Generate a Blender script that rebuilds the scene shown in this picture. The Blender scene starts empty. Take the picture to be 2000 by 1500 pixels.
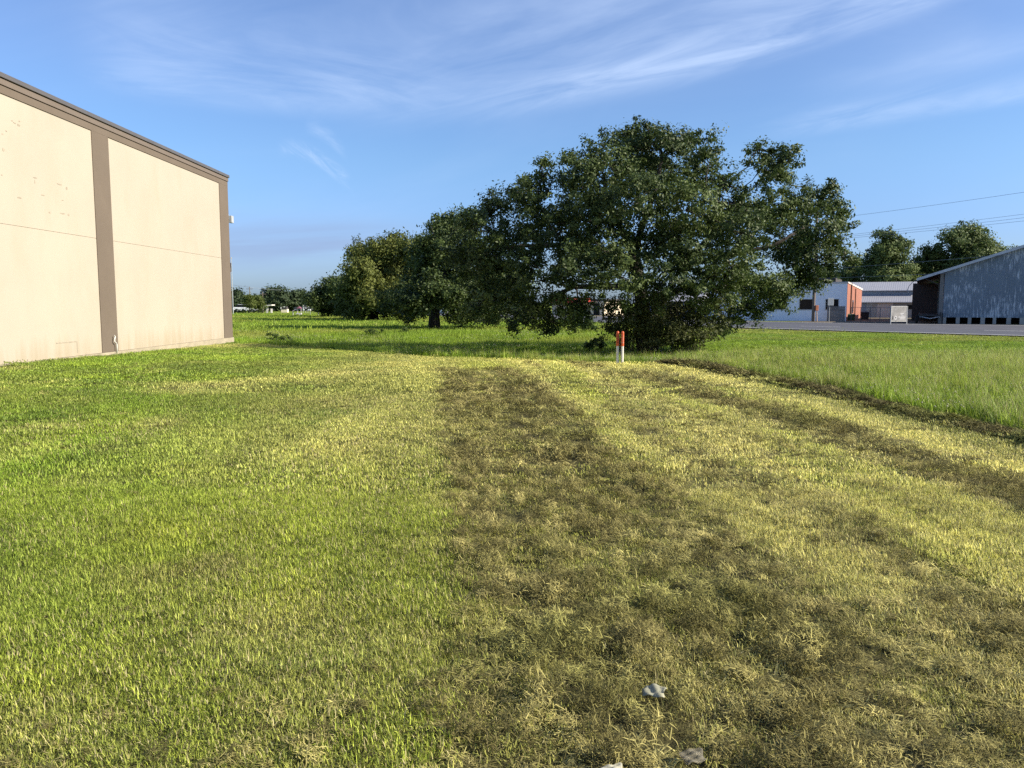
import bpy, math, random
import numpy as np
from mathutils import Vector, Matrix

random.seed(7)
rng = np.random.default_rng(7)
S = bpy.context.scene
COL = S.collection
R = math.radians

# ------------------------------------------------------------------ camera, sky, sun, exposure
F, CX, CY, HOR, EYE = 1555.0, 1000.0, 750.0, 593.0, 1.65
PITCH = math.atan((CY - HOR) / F)
cam_d = bpy.data.cameras.new("camera"); cam = bpy.data.objects.new("camera", cam_d); COL.objects.link(cam)
cam_d.sensor_width = 36; cam_d.lens = F / 2000 * 36; cam_d.clip_start = .05; cam_d.clip_end = 6000
cam.location = (0, 0, EYE); cam.rotation_euler = (R(90) - PITCH, 0, 0)
S.camera = cam

SUN_AZ, SUN_EL = -13.0, 29.0          # azimuth: degrees from +x towards +y
sd = Vector((math.cos(R(SUN_AZ)) * math.cos(R(SUN_EL)), math.sin(R(SUN_AZ)) * math.cos(R(SUN_EL)), math.sin(R(SUN_EL))))
sl = bpy.data.lights.new("sun", 'SUN'); so = bpy.data.objects.new("sun", sl); COL.objects.link(so)
sl.energy = 4.9; sl.angle = R(.6); sl.color = (1.0, .90, .74)
so.rotation_euler = sd.to_track_quat('Z', 'Y').to_euler(); so.location = (40, -10, 40)

S.view_settings.view_transform = 'Standard'; S.view_settings.look = 'None'
S.view_settings.exposure = 1.0; S.view_settings.gamma = 1
S.render.film_transparent = False
S.cycles.use_denoising = False
S.cycles.max_bounces = 6; S.cycles.diffuse_bounces = 3; S.cycles.transmission_bounces = 4
S.cycles.transparent_max_bounces = 6; S.cycles.glossy_bounces = 2

def ray(px, py):
    a, b = (px - CX) / F, (CY - py) / F
    return Vector((a, math.cos(PITCH) + b * math.sin(PITCH), -math.sin(PITCH) + b * math.cos(PITCH)))
def at(px, py, y):
    d = ray(px, py); return Vector((0, 0, EYE)) + d * (y / d.y)

W = bpy.data.worlds.new("World"); S.world = W; W.use_nodes = True
def world():
    nt = W.node_tree; n = nt.nodes; L = nt.links; n.clear()
    def N(t, **k):
        o = n.new(t)
        for a, b in k.items(): setattr(o, a, b)
        return o
    def M(op, a, b=None, c=None, clamp=False):
        o = N('ShaderNodeMath', operation=op); o.use_clamp = clamp
        for i, v in enumerate((a, b, c)):
            if v is None: continue
            if isinstance(v, (int, float)): o.inputs[i].default_value = v
            else: L.new(v, o.inputs[i])
        return o.outputs[0]
    def sstep(v, lo, hi):
        o = N('ShaderNodeMapRange', interpolation_type='SMOOTHSTEP')
        L.new(v, o.inputs[0]); o.inputs[1].default_value = lo; o.inputs[2].default_value = hi
        return o.outputs[0]
    sky = N('ShaderNodeTexSky', sky_type='NISHITA'); sky.sun_disc = False
    sky.sun_elevation = R(SUN_EL); sky.sun_rotation = R(90 - SUN_AZ)
    sky.altitude = 0; sky.air_density = 1.0; sky.dust_density = .9; sky.ozone_density = 2.2
    hs = N('ShaderNodeHueSaturation'); hs.inputs['Saturation'].default_value = 1.0; hs.inputs['Value'].default_value = 1.0
    L.new(sky.outputs[0], hs.inputs['Color'])
    cr = N('ShaderNodeValToRGB'); cr.color_ramp.interpolation = 'EASE'; el = cr.color_ramp.elements
    el[0].position = .0; el[0].color = (.40, .53, .85, 1); el[1].position = .42; el[1].color = (.67, .71, .88, 1)
    for p_, c_ in ((.06, (.44, .56, .87)), (.18, (.525, .655, .84)), (.30, (.62, .69, .86))):
        q = el.new(p_); q.color = (*c_, 1)
    tint = N('ShaderNodeMix', data_type='RGBA', blend_type='MULTIPLY'); tint.inputs[0].default_value = 1; L.new(hs.outputs[0], tint.inputs[6])
    tn2 = N('ShaderNodeVectorMath', operation='SCALE'); tn2.inputs['Scale'].default_value = 1.6; L.new(cr.outputs[0], tn2.inputs[0]); L.new(tn2.outputs[0], tint.inputs[7])
    tc = N('ShaderNodeTexCoord'); sp = N('ShaderNodeSeparateXYZ'); L.new(tc.outputs['Generated'], sp.inputs[0]); L.new(sp.outputs[2], cr.inputs[0])
    yy = M('MAXIMUM', sp.outputs[1], .06)
    a = M('DIVIDE', sp.outputs[0], yy); e = M('DIVIDE', sp.outputs[2], yy)
    front = sstep(sp.outputs[1], .1, .3)
    def gn(px, py):
        r = ray(px, py); return r.x / r.y, r.z / r.y
    def curve(pts, deg=2):
        q = np.array([gn(*p) for p in pts]); c = np.polyfit(q[:, 0], q[:, 1], deg)
        v = None
        for k in c: v = float(k) if v is None else M('MULTIPLY_ADD', v, a, float(k))
        return M('SUBTRACT', e, v)
    def noise(rot, sx, sy, off, detail=7, rough=.6, dist=.5):
        cb = N('ShaderNodeCombineXYZ'); L.new(a, cb.inputs[0]); L.new(e, cb.inputs[1]); cb.inputs[2].default_value = off
        mr = N('ShaderNodeMapping', vector_type='TEXTURE'); mr.inputs['Rotation'].default_value = (0, 0, R(rot))
        mr.inputs['Scale'].default_value = (1 / sx, 1 / sy, 1)
        L.new(cb.outputs[0], mr.inputs['Vector'])
        t = N('ShaderNodeTexNoise'); t.inputs['Scale'].default_value = 1; t.inputs['Detail'].default_value = detail
        t.inputs['Roughness'].default_value = rough; t.inputs['Distortion'].default_value = dist
        L.new(mr.outputs[0], t.inputs['Vector']); return t.outputs[0]
    def band(d, lo, hi):      # sharp lower edge lo, soft upper edge hi
        up = sstep(d, hi, 0.0); dn = sstep(d, -lo, 0.0); return M('MULTIPLY', up, dn)
    def along(x0, x1, x2, x3):
        g = [gn(x, 200)[0] for x in (x0, x1, x2, x3)]
        return M('MULTIPLY', sstep(a, g[0], g[1]), sstep(a, g[3], g[2]))
    tot = None
    def add(v):
        nonlocal tot
        tot = v if tot is None else M('ADD', tot, v)
    fine = noise(14, 5, 34, 1.3, 8, .62, .9)
    soft = noise(10, 2.2, 9, 4.1, 6, .55, .6)
    # main cirrus streak rising to the upper right
    d1 = curve([(700, 228), (1000, 200), (1250, 150), (1500, 85), (1800, -5)])
    m1 = M('MULTIPLY', band(d1, .03, .10), along(560, 1150, 2300, 2600))
    add(M('MULTIPLY', m1, M('MULTIPLY', sstep(fine, .15, .9), .48)))
    d1b = curve([(700, 222), (1000, 194), (1250, 142), (1500, 76), (1800, -14)])
    add(M('MULTIPLY', M('MULTIPLY', band(d1b, .022, .03), along(900, 1250, 2300, 2600)), M('MULTIPLY', sstep(fine, .2, .8), .17)))
    # faint fan above it
    d2 = curve([(400, 190), (900, 110), (1300, 40), (1700, -60)])
    add(M('MULTIPLY', M('MULTIPLY', band(d2, .12, .2), along(300, 900, 1700, 2300)), M('MULTIPLY', sstep(soft, .3, .85), .42)))
    # right hand faint streaks
    d3 = curve([(1500, 255), (1700, 225), (2000, 180)])
    add(M('MULTIPLY', M('MULTIPLY', band(d3, .02, .035), along(1430, 1650, 2400, 2700)), M('MULTIPLY', sstep(fine, .25, .8), .34)))
    d4 = curve([(1600, 160), (1800, 130), (2000, 95)])
    add(M('MULTIPLY', M('MULTIPLY', band(d4, .035, .05), along(1500, 1800, 2400, 2700)), M('MULTIPLY', sstep(soft, .15, .8), .30)))
    # left hazy veil
    nl = noise(-12, 3.5, 16, 8.8, 8, .62, .9)
    d5 = curve([(150, 130), (400, 170), (700, 190)])
    add(M('MULTIPLY', M('MULTIPLY', band(d5, .035, .11), along(120, 300, 620, 1000)), M('MULTIPLY', sstep(nl, .3, .85), .50)))
    d6 = curve([(0, 60), (500, 50), (1000, 30)])
    add(M('MULTIPLY', M('MULTIPLY', band(d6, .12, .2), along(60, 430, 640, 1150)), M('MULTIPLY', sstep(soft, .2, .85), .26)))
    # small wisp
    d7 = curve([(540, 288), (600, 306), (650, 322), (690, 372)])
    add(M('MULTIPLY', M('MULTIPLY', band(d7, .014, .018), along(535, 570, 655, 700)), M('MULTIPLY', sstep(noise(-35, 14, 60, 2.2, 8, .68, 1.4), .38, .75), .5)))
    d8 = curve([(605, 250), (640, 268), (665, 290)])
    add(M('MULTIPLY', M('MULTIPLY', band(d8, .012, .018), along(590, 620, 645, 680)), M('MULTIPLY', sstep(noise(-20, 16, 40, 5.2, 6, .6, .8), .35, .7), .28)))
    add(M('MULTIPLY', sstep(soft, .45, .95), .12))
    amt = M('MULTIPLY', M('MINIMUM', tot, 1.0), front, clamp=True)
    mx = N('ShaderNodeMix', data_type='RGBA'); L.new(amt, mx.inputs[0]); L.new(tint.outputs[2], mx.inputs[6])
    mx.inputs[7].default_value = (5.2, 6.4, 8.6, 1)
    # low grey blue bank of cloud over the left horizon
    db = curve([(450, 466), (700, 474), (900, 486)], 1)
    mb = M('MULTIPLY', M('MULTIPLY', band(db, .075, .045), along(150, 440, 640, 1000)), M('MULTIPLY', sstep(noise(3, 2.5, 30, 6.6, 5, .55, .4), .25, .7), .75))
    mx2 = N('ShaderNodeMix', data_type='RGBA'); L.new(M('MULTIPLY', mb, front), mx2.inputs[0]); L.new(mx.outputs[2], mx2.inputs[6])
    mx2.inputs[7].default_value = (2.45, 3.3, 5.2, 1)
    bg = N('ShaderNodeBackground'); bg.inputs['Strength'].default_value = .070
    L.new(mx2.outputs[2], bg.inputs['Color'])
    out = N('ShaderNodeOutputWorld'); L.new(bg.outputs[0], out.inputs[0])
world()

# ------------------------------------------------------------------ helpers
def smooth(a, b, v):
    t = np.clip((np.asarray(v, float) - a) / (b - a), 0, 1); return t * t * (3 - 2 * t)

def vnoise(x, y, seed=0):
    x = np.asarray(x, float); y = np.asarray(y, float)
    xi = np.floor(x).astype(np.int64); yi = np.floor(y).astype(np.int64)
    fx = x - xi; fy = y - yi; fx = fx * fx * (3 - 2 * fx); fy = fy * fy * (3 - 2 * fy)
    def h(i, j):
        k = (i * 374761393 + j * 668265263 + seed * 974711) & 0xffffffff
        k = ((k ^ (k >> 13)) * 1274126177) & 0xffffffff
        k = k ^ (k >> 16)
        return (k & 0xffff) / 65535.0
    return (h(xi, yi) * (1 - fx) + h(xi + 1, yi) * fx) * (1 - fy) + (h(xi, yi + 1) * (1 - fx) + h(xi + 1, yi + 1) * fx) * fy

def fbm(x, y, seed=0, o=3):
    v = 0; a = .5; t = 0
    for i in range(o):
        v = v + a * vnoise(np.asarray(x) * 2 ** i, np.asarray(y) * 2 ** i, seed + i); t += a; a *= .5
    return v / t

def tag(o, label=None, cat=None, group=None, kind=None):
    if label: o['label'] = label
    if cat: o['category'] = cat
    if group: o['group'] = group
    if kind: o['kind'] = kind
    return o

def empty(name, loc=(0, 0, 0), rz=0, label=None, cat=None, group=None):
    o = bpy.data.objects.new(name, None); COL.objects.link(o); o.empty_display_size = .3
    o.location = loc; o.rotation_euler = (0, 0, rz)
    return tag(o, label, cat, group)

def mesh_np(name, v, tris, mats, parent=None, attrs=None, midx=None, link=True, smooth_shade=False):
    v = np.asarray(v, np.float32).reshape(-1, 3); t = np.asarray(tris, np.int32).reshape(-1, 3)
    me = bpy.data.meshes.new(name)
    me.vertices.add(len(v)); me.vertices.foreach_set('co', v.ravel())
    me.loops.add(t.size); me.loops.foreach_set('vertex_index', t.ravel())
    me.polygons.add(len(t))
    me.polygons.foreach_set('loop_start', np.arange(0, t.size, 3, dtype=np.int32))
    if midx is not None: me.polygons.foreach_set('material_index', np.asarray(midx, np.int32))
    if smooth_shade: me.polygons.foreach_set('use_smooth', np.ones(len(t), bool))
    for k, a in (attrs or {}).items():
        a = np.asarray(a, np.float32)
        if a.ndim == 1:
            at_ = me.attributes.new(k, 'FLOAT', 'POINT'); at_.data.foreach_set('value', a)
        else:
            at_ = me.attributes.new(k, 'FLOAT_COLOR', 'POINT')
            at_.data.foreach_set('color', np.concatenate([a, np.ones((len(a), 1), np.float32)], 1).ravel())
    me.update(calc_edges=True)
    for m in (mats if isinstance(mats, (list, tuple)) else [mats]): me.materials.append(m)
    o = bpy.data.objects.new(name, me)
    if link: COL.objects.link(o)
    if parent: o.parent = parent
    return o

class MB:
    def __init__(s): s.v = []; s.f = []; s.m = []; s.mi = 0
    def face(s, *pts):
        b = len(s.v); s.v += [tuple(p) for p in pts]; s.f.append(tuple(range(b, b + len(pts)))); s.m.append(s.mi)
    def hexa(s, p):      # 8 points: bottom ring then top ring
        b = len(s.v); s.v += [tuple(q) for q in p]
        for f in ((3, 2, 1, 0), (4, 5, 6, 7), (0, 1, 5, 4), (1, 2, 6, 5), (2, 3, 7, 6), (3, 0, 4, 7)):
            s.f.append(tuple(b + i for i in f)); s.m.append(s.mi)
    def box(s, x0, x1, y0, y1, z0, z1):
        s.hexa([(x0, y0, z0), (x1, y0, z0), (x1, y1, z0), (x0, y1, z0), (x0, y0, z1), (x1, y0, z1), (x1, y1, z1), (x0, y1, z1)])
    def prism(s, poly, y0, y1):   # poly of (x, z)
        n = len(poly); b = len(s.v)
        s.v += [(x, y0, z) for x, z in poly] + [(x, y1, z) for x, z in poly]
        s.f.append(tuple(range(b, b + n))); s.f.append(tuple(range(b + 2 * n - 1, b + n - 1, -1))); s.m += [s.mi] * 2
        for i in range(n):
            j = (i + 1) % n; s.f.append((b + j, b + i, b + n + i, b + n + j)); s.m.append(s.mi)
    def tube(s, pts, rad, n=8, cap=True):
        pts = [Vector(p) for p in pts]; rad = rad if hasattr(rad, '__len__') else [rad] * len(pts)
        rings = []
        for i, p in enumerate(pts):
            d = (pts[min(i + 1, len(pts) - 1)] - pts[max(i - 1, 0)]).normalized()
            u = d.cross(Vector((0, 0, 1)) if abs(d.z) < .9 else Vector((1, 0, 0))).normalized(); w = d.cross(u)
            b = len(s.v); rings.append(b)
            for k in range(n):
                a = 2 * math.pi * k / n; s.v.append(tuple(p + (u * math.cos(a) + w * math.sin(a)) * rad[i]))
        for i in range(len(pts) - 1):
            a, b = rings[i], rings[i + 1]
            for k in range(n):
                s.f.append((a + k, a + (k + 1) % n, b + (k + 1) % n, b + k)); s.m.append(s.mi)
        if cap:
            s.f.append(tuple(rings[0] + k for k in range(n))[::-1]); s.f.append(tuple(rings[-1] + k for k in range(n))); s.m += [s.mi] * 2
    def lathe(s, c, prof, n=16):
        s.tube([(c[0], c[1], c[2] + z) for r, z in prof], [r for r, z in prof], n)
    def build(s, name, mat, parent=None, bevel=0, smooth_=False):
        me = bpy.data.meshes.new(name); me.from_pydata(s.v, [], s.f); me.update()
        for m in (mat if isinstance(mat, (list, tuple)) else [mat]): me.materials.append(m)
        me.polygons.foreach_set('material_index', np.array(s.m, np.int32))
        if smooth_: me.polygons.foreach_set('use_smooth', np.ones(len(s.f), bool))
        o = bpy.data.objects.new(name, me); COL.objects.link(o)
        if parent: o.parent = parent
        if bevel:
            b = o.modifiers.new('bevel', 'BEVEL'); b.width = bevel; b.segments = 2; b.limit_method = 'ANGLE'
        return o

# ------------------------------------------------------------------ materials
def mat(name, color, rough=.8, var=.12, scale=3.0, spec=.3, metal=0, bump=0.0, bscale=30, stretch=(1, 1, 1), dirt=None, dscale=.7, damt=.5):
    m = bpy.data.materials.new(name); m.use_nodes = True; nt = m.node_tree; n = nt.nodes; L = nt.links
    b = n['Principled BSDF']; b.inputs['Roughness'].default_value = rough; b.inputs['Metallic'].default_value = metal
    b.inputs['Specular IOR Level'].default_value = spec
    tc = n.new('ShaderNodeTexCoord'); mp = n.new('ShaderNodeMapping'); mp.inputs['Scale'].default_value = stretch
    L.new(tc.outputs['Object'], mp.inputs['Vector'])
    t = n.new('ShaderNodeTexNoise'); t.inputs['Scale'].default_value = scale; t.inputs['Detail'].default_value = 6; t.inputs['Roughness'].default_value = .6
    L.new(mp.outputs[0], t.inputs['Vector'])
    r = n.new('ShaderNodeMapRange'); r.inputs[1].default_value = .3; r.inputs[2].default_value = .7
    r.inputs[3].default_value = 1 - var; r.inputs[4].default_value = 1 + var; L.new(t.outputs[0], r.inputs[0])
    mx = n.new('ShaderNodeMix'); mx.data_type = 'RGBA'; mx.blend_type = 'MULTIPLY'; mx.inputs[0].default_value = 1
    mx.inputs[6].default_value = (*color, 1); L.new(r.outputs[0], mx.inputs[7])
    res = mx.outputs[2]
    if dirt:
        t2 = n.new('ShaderNodeTexNoise'); t2.inputs['Scale'].default_value = dscale; t2.inputs['Detail'].default_value = 8; t2.inputs['Roughness'].default_value = .65
        L.new(mp.outputs[0], t2.inputs['Vector'])
        r2 = n.new('ShaderNodeMapRange'); r2.inputs[1].default_value = .5; r2.inputs[2].default_value = .75; r2.inputs[4].default_value = damt; L.new(t2.outputs[0], r2.inputs[0])
        m2 = n.new('ShaderNodeMix'); m2.data_type = 'RGBA'; L.new(r2.outputs[0], m2.inputs[0]); L.new(res, m2.inputs[6]); m2.inputs[7].default_value = (*dirt, 1)
        res = m2.outputs[2]
    L.new(res, b.inputs['Base Color'])
    if bump:
        t3 = n.new('ShaderNodeTexNoise'); t3.inputs['Scale'].default_value = bscale; t3.inputs['Detail'].default_value = 5
        L.new(mp.outputs[0], t3.inputs['Vector'])
        bp = n.new('ShaderNodeBump'); bp.inputs['Strength'].default_value = bump; bp.inputs['Distance'].default_value = .02
        L.new(t3.outputs[0], bp.inputs['Height']); L.new(bp.outputs[0], b.inputs['Normal'])
    return m

def foliage_mat(name, dark, light, trans=.3, rough=.45, spec=.35, gain=(.7, 1.35), tint_attr=None):
    """leaf / blade material: per leaf 'rnd', optional per instance colour 'tint'"""
    m = bpy.data.materials.new(name); m.use_nodes = True; nt = m.node_tree; n = nt.nodes; L = nt.links
    b = n['Principled BSDF']; out = n['Material Output']
    b.inputs['Roughness'].default_value = rough; b.inputs['Specular IOR Level'].default_value = spec
    at_ = n.new('ShaderNodeAttribute'); at_.attribute_name = 'rnd'
    mx = n.new('ShaderNodeMix'); mx.data_type = 'RGBA'; L.new(at_.outputs['Fac'], mx.inputs[0])
    mx.inputs[6].default_value = (*dark, 1); mx.inputs[7].default_value = (*light, 1)
    res = mx.outputs[2]
    if tint_attr:
        ti = n.new('ShaderNodeAttribute'); ti.attribute_type = 'INSTANCER'; ti.attribute_name = tint_attr
        mm = n.new('ShaderNodeMix'); mm.data_type = 'RGBA'; mm.blend_type = 'MULTIPLY'; mm.inputs[0].default_value = 1
        L.new(ti.outputs['Color'], mm.inputs[6]); L.new(res, mm.inputs[7]); res = mm.outputs[2]
    L.new(res, b.inputs['Base Color'])
    tr = n.new('ShaderNodeBsdfTranslucent'); L.new(res, tr.inputs['Color'])
    ms = n.new('ShaderNodeMixShader'); ms.inputs[0].default_value = trans
    L.new(b.outputs[0], ms.inputs[1]); L.new(tr.outputs[0], ms.inputs[2]); L.new(ms.outputs[0], out.inputs['Surface'])
    return m

# ------------------------------------------------------------------ terrain functions
MB_X = np.array([-400, -14, -12, -8.3, -5, -2.4, 0, 2.7, 4.4, 6.0, 6.6])
MB_Y = np.array([35.0, 35.0, 34.6, 30.3, 26.8, 25.0, 23.8, 22.4, 21.4, 19.0, 14.0])
WR_Y = np.array([-12, 0, 5, 9.4, 10.8, 13, 15, 17, 19.2, 20.6, 21.6])
WR_X = np.array([6.6, 6.45, 6.3, 6.15, 6.0, 5.9, 5.75, 5.45, 5.05, 4.7, 4.1])
def mow_sd(x, y):       # positive inside the mown lawn, metres
    d1 = np.interp(x, MB_X, MB_Y) - y
    d2 = np.interp(y, WR_Y, WR_X) + .25 - x
    return np.minimum(d1 * .85, np.where(y > 21.6, d1 * .85, d2))
def H(x, y):
    x = np.asarray(x, float); y = np.asarray(y, float)
    left = smooth(-1, -10, x)
    z = .19 * smooth(35, 18, y) * left
    s = mow_sd(x, y)
    low = smooth(.6, -2.2, s) * smooth(44, 33, y) * smooth(9, 2, x)
    z = z - .24 * low
    z = z + smooth(0, -2.0, x - 7.5) * 0
    wob = (fbm(x * .25, y * .25, 3) - .5) * .10 * smooth(45, 25, y) + (fbm(x * 1.1, y * 1.1, 9, 2) - .5) * .035 * smooth(30, 12, y)
    wob = wob + (fbm(x * 2.6, y * 2.6, 13, 3) - .5) * .075 * smooth(24, 9, y) * smooth(-2.5, 0, x + .1 * y)
    # ridge of raked cuttings along the edge of the mown part
    dw = x - np.interp(y, WR_Y, WR_X)
    wr = np.exp(-(dw / .22) ** 2) * smooth(22.4, 20.8, y) * (.02 + .08 * fbm(x * 2, y * 1.3, 21, 2))
    return z + wob + wr

def U(x, y): return x + .1 * y
def clip_density(x, y):
    u0 = U(x, y); u = u0 + (fbm(u0 * 1.3, y * .35, 31, 2) - .5) * .55
    b1 = smooth(0.05, .35, u) * smooth(2.45, 2.05, u) * smooth(20.8, 19.4, y) * (.78 + .34 * smooth(.3, .6, fbm(u0 * 4.2, y * .16, 57, 2)))
    b2 = smooth(2.75, 2.9, u) * smooth(3.45, 3.15, u) * smooth(20, 15, y) * .55
    b3 = smooth(4.35, 4.7, u) * smooth(5.75, 5.3, u) * smooth(20.5, 18.5, y) * .9
    b4 = smooth(3.75, 3.85, u) * smooth(4.15, 3.95, u) * .4
    near = smooth(1.9, 2.3, u0) * smooth(5.2, 3.9, y) * .9
    left = smooth(3.6, 2.7, y + .25 * np.sin(x * 2)) * smooth(.40, .7, fbm(x * 1.2, y * 1.2, 41, 3)) * .28
    patch = smooth(.66, .8, fbm(x * .6, y * .6, 77, 3)) * .22
    streak = smooth(.52, .72, fbm(u0 * 2.6, y * .10, 55, 2)) * smooth(1.9, 2.6, u0) * smooth(6.9, 6.4, u0) * .62
    d = np.maximum.reduce([b1, b2, b3, b4, near, left, patch, streak])
    for uc, wd in ((2.42, .16), (3.58, .18), (6.1, .3)): d = d * (1 - .85 * np.exp(-((u0 + .06 * np.sin(y * .9) - uc) / wd) ** 2) * smooth(3.4, 4.6, y))
    return np.clip(d * (.78 + .4 * fbm(u0 * 2.2, y * 1.3, 61, 2)), 0, 1)

C = lambda *a: np.array(a, float)
GREEN, YGREEN, STRAW, BROWN, DEEP, FIELD, OLIVE = C(.20, .300, .034), C(.34, .385, .056), C(.52, .49, .18), C(.285, .255, .100), C(.10, .175, .024), C(.205, .305, .032), C(.15, .18, .045)
def mixc(a, b, t): return a * (1 - t[:, None]) + b * t[:, None]
def lawn_color(x, y):
    x = np.asarray(x, float).ravel(); y = np.asarray(y, float).ravel()
    u = U(x, y); n1 = fbm(x * .35, y * .35, 1); n2 = fbm(x * 1.5, y * 1.5, 5); n3 = fbm(x * .9, y * .9, 15)
    st = fbm(u * 2.4, y * .12, 17, 3)
    c = np.tile(GREEN, (len(x), 1))
    c = mixc(c, YGREEN, np.clip(smooth(-5.0, .2, u + (n1 - .5) * 3) * .7 + smooth(.45, .75, n3) * .35, 0, 1))
    c = mixc(c, STRAW, smooth(2.0, 2.8, u) * smooth(.30, .58, st + (n2 - .5) * .25) * .85)
    c = mixc(c, STRAW, smooth(-4.6, -1.2, u + (n2 - .5) * 1.2) * smooth(6.0, 9.5, y) * smooth(.9, .3, u) * .6)
    c = mixc(c, OLIVE, smooth(.40, .64, fbm(u * 2.2, y * .22, 19, 3)) * (.36 + .3 * smooth(1.5, 2.5, u)))
    c = mixc(c, OLIVE, smooth(9, 14, y) * smooth(-1, -4, x) * smooth(.35, .6, fbm(x * .5, y * 1.4, 23)) * .6)
    c = mixc(c, STRAW, smooth(.56, .78, n1) * smooth(9, 15, y) * .55)
    c = mixc(c, STRAW, np.exp(-((x + 4.3 - (y - 18) * .45) / .7) ** 2 - ((y - 18) / 3.2) ** 2) * .7)
    c = mixc(c, STRAW, smooth(15, 22, y) * smooth(-6, -1, x) * .45)
    c = mixc(c, STRAW, smooth(.60, .74, n2) * .3)
    c = mixc(c, DEEP, smooth(.58, .76, fbm(x * 1.1, y * 1.1, 25)) * .55 * smooth(2.8, -1, u))
    c = mixc(c, STRAW * .8, smooth(5.0, 3.2, y) * (.25 + .55 * n3) * smooth(.3, .6, n2))
    c = mixc(c, BROWN, np.exp(-((x + 2.0) / .38) ** 2 - ((y - 4.75) / .22) ** 2) * .8)
    for uc, wd, am, cc in ((2.42, .15, .85, STRAW * 1.08), (3.58, .18, .8, STRAW), (4.28, .13, .6, STRAW), (6.1, .28, .75, STRAW), (2.92, .12, .5, BROWN), (4.02, .12, .55, BROWN), (3.15, .1, .4, OLIVE)):
        du = u + .06 * np.sin(y * .9) + (n2 - .5) * .25 - uc
        c = mixc(c, cc, np.exp(-(du / wd) ** 2) * am * (.6 + .4 * smooth(.3, .6, n3)))
    return c * (1.08 + .24 * smooth(1.8, 3.0, u))[:, None]
def field_color(x, y):
    x = np.asarray(x, float).ravel(); y = np.asarray(y, float).ravel()
    n1 = fbm(x * .12, y * .25, 101); n2 = fbm(x * .5, y * .8, 105)
    c = np.tile(FIELD, (len(x), 1))
    c = mixc(c, C(.25, .28, .05), smooth(.45, .7, n1) * .7)
    c = mixc(c, DEEP, smooth(.5, .72, n2) * .55)
    c = mixc(c, STRAW, smooth(.6, .8, fbm(x * .3, y * .9, 109)) * .35)
    return c
NEAR = np.array([(-90, 260), (-40, 171), (-7, 100), (5, 75), (16, 52), (25.4, 39.5), (36, 28), (60, 6)], float)
FAR = np.array([(-66, 262), (-22, 171), (9.7, 103), (20.5, 74), (27, 67.5), (33.5, 62.5), (45, 57), (66, 48)], float)
def near_x(y): return np.interp(y, NEAR[::-1, 1], NEAR[::-1, 0])
def far_x(y): return np.interp(y, FAR[::-1, 1], FAR[::-1, 0])

# ------------------------------------------------------------------ ground sheet
def grade(a, b, fine, lo, hi, grow=1.18):
    g = list(np.arange(a, b, fine)); s = fine; v = g[-1]
    while v < hi: s *= grow; v += s; g.append(v)
    s = fine; v = a; pre = []
    while v > lo: s *= grow; v -= s; pre.append(v)
    return np.array(pre[::-1] + g)
gx = grade(-14, 13, .17, -3000, 3000); gy = grade(-2, 27, .17, -1200, 5000, 1.12)
X, Y = np.meshgrid(gx, gy); xs, ys = X.ravel(), Y.ravel()
zs = H(xs, ys)
zs = zs - np.where((np.abs(xs) < 16) & (ys < 27), .012, 0)
sdv = mow_sd(xs, ys); inside = smooth(-.25, .15, sdv)
colr = lawn_color(xs, ys) * inside[:, None] + field_color(xs, ys) * (1 - inside)[:, None]
colr = mixc(colr, BROWN * .9, clip_density(xs, ys) * inside * .8)
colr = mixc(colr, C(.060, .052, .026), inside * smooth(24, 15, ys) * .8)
grav = smooth(-1.5, 1.0, xs - far_x(ys)) * smooth(30, 45, ys) * smooth(150, 120, ys)
colr = mixc(colr, C(.20, .175, .13) * (.7 + .6 * fbm(xs * .4, ys * .4, 71)[:, None]), grav * smooth(.35, .6, fbm(xs * .22, ys * .22, 75) + .15))
shl = smooth(-1.6, -.4, xs - near_x(ys)) * smooth(20, 30, ys) * (1 - smooth(-1.5, 1.0, xs - far_x(ys)))
colr = mixc(colr, C(.22, .165, .105), shl)
nx, ny = len(gx), len(gy)
I = (np.arange(ny - 1)[:, None] * nx + np.arange(nx - 1)[None]).ravel()
tri = np.concatenate([np.stack([I, I + 1, I + nx + 1], 1), np.stack([I, I + nx + 1, I + nx], 1)])
def ground_mat():
    m = bpy.data.materials.new("turf"); m.use_nodes = True; nt = m.node_tree; n = nt.nodes; L = nt.links
    b = n['Principled BSDF']; b.inputs['Roughness'].default_value = 1; b.inputs['Specular IOR Level'].default_value = .1
    at_ = n.new('ShaderNodeAttribute'); at_.attribute_name = 'col'
    geo = n.new('ShaderNodeNewGeometry')
    def nz(s, d=5):
        t = n.new('ShaderNodeTexNoise'); t.inputs['Scale'].default_value = s; t.inputs['Detail'].default_value = d; t.inputs['Roughness'].default_value = .65
        L.new(geo.outputs['Position'], t.inputs['Vector']); return t
    t1 = nz(9); t2 = nz(1.1)
    ad = n.new('ShaderNodeMath'); ad.operation = 'MULTIPLY'; L.new(t1.outputs[0], ad.inputs[0]); L.new(t2.outputs[0], ad.inputs[1])
    r = n.new('ShaderNodeMapRange'); r.inputs[1].default_value = .12; r.inputs[2].default_value = .4; r.inputs[3].default_value = .45; r.inputs[4].default_value = 1.05
    L.new(ad.outputs[0], r.inputs[0])
    mx = n.new('ShaderNodeMix'); mx.data_type = 'RGBA'; mx.blend_type = 'MULTIPLY'; mx.inputs[0].default_value = 1
    L.new(at_.outputs['Color'], mx.inputs[6]); L.new(r.outputs[0], mx.inputs[7]); L.new(mx.outputs[2], b.inputs['Base Color'])
    bp = n.new('ShaderNodeBump'); bp.inputs['Strength'].default_value = .9; bp.inputs['Distance'].default_value = .06
    L.new(t1.outputs[0], bp.inputs['Height']); L.new(bp.outputs[0], b.inputs['Normal'])
    return m
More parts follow.
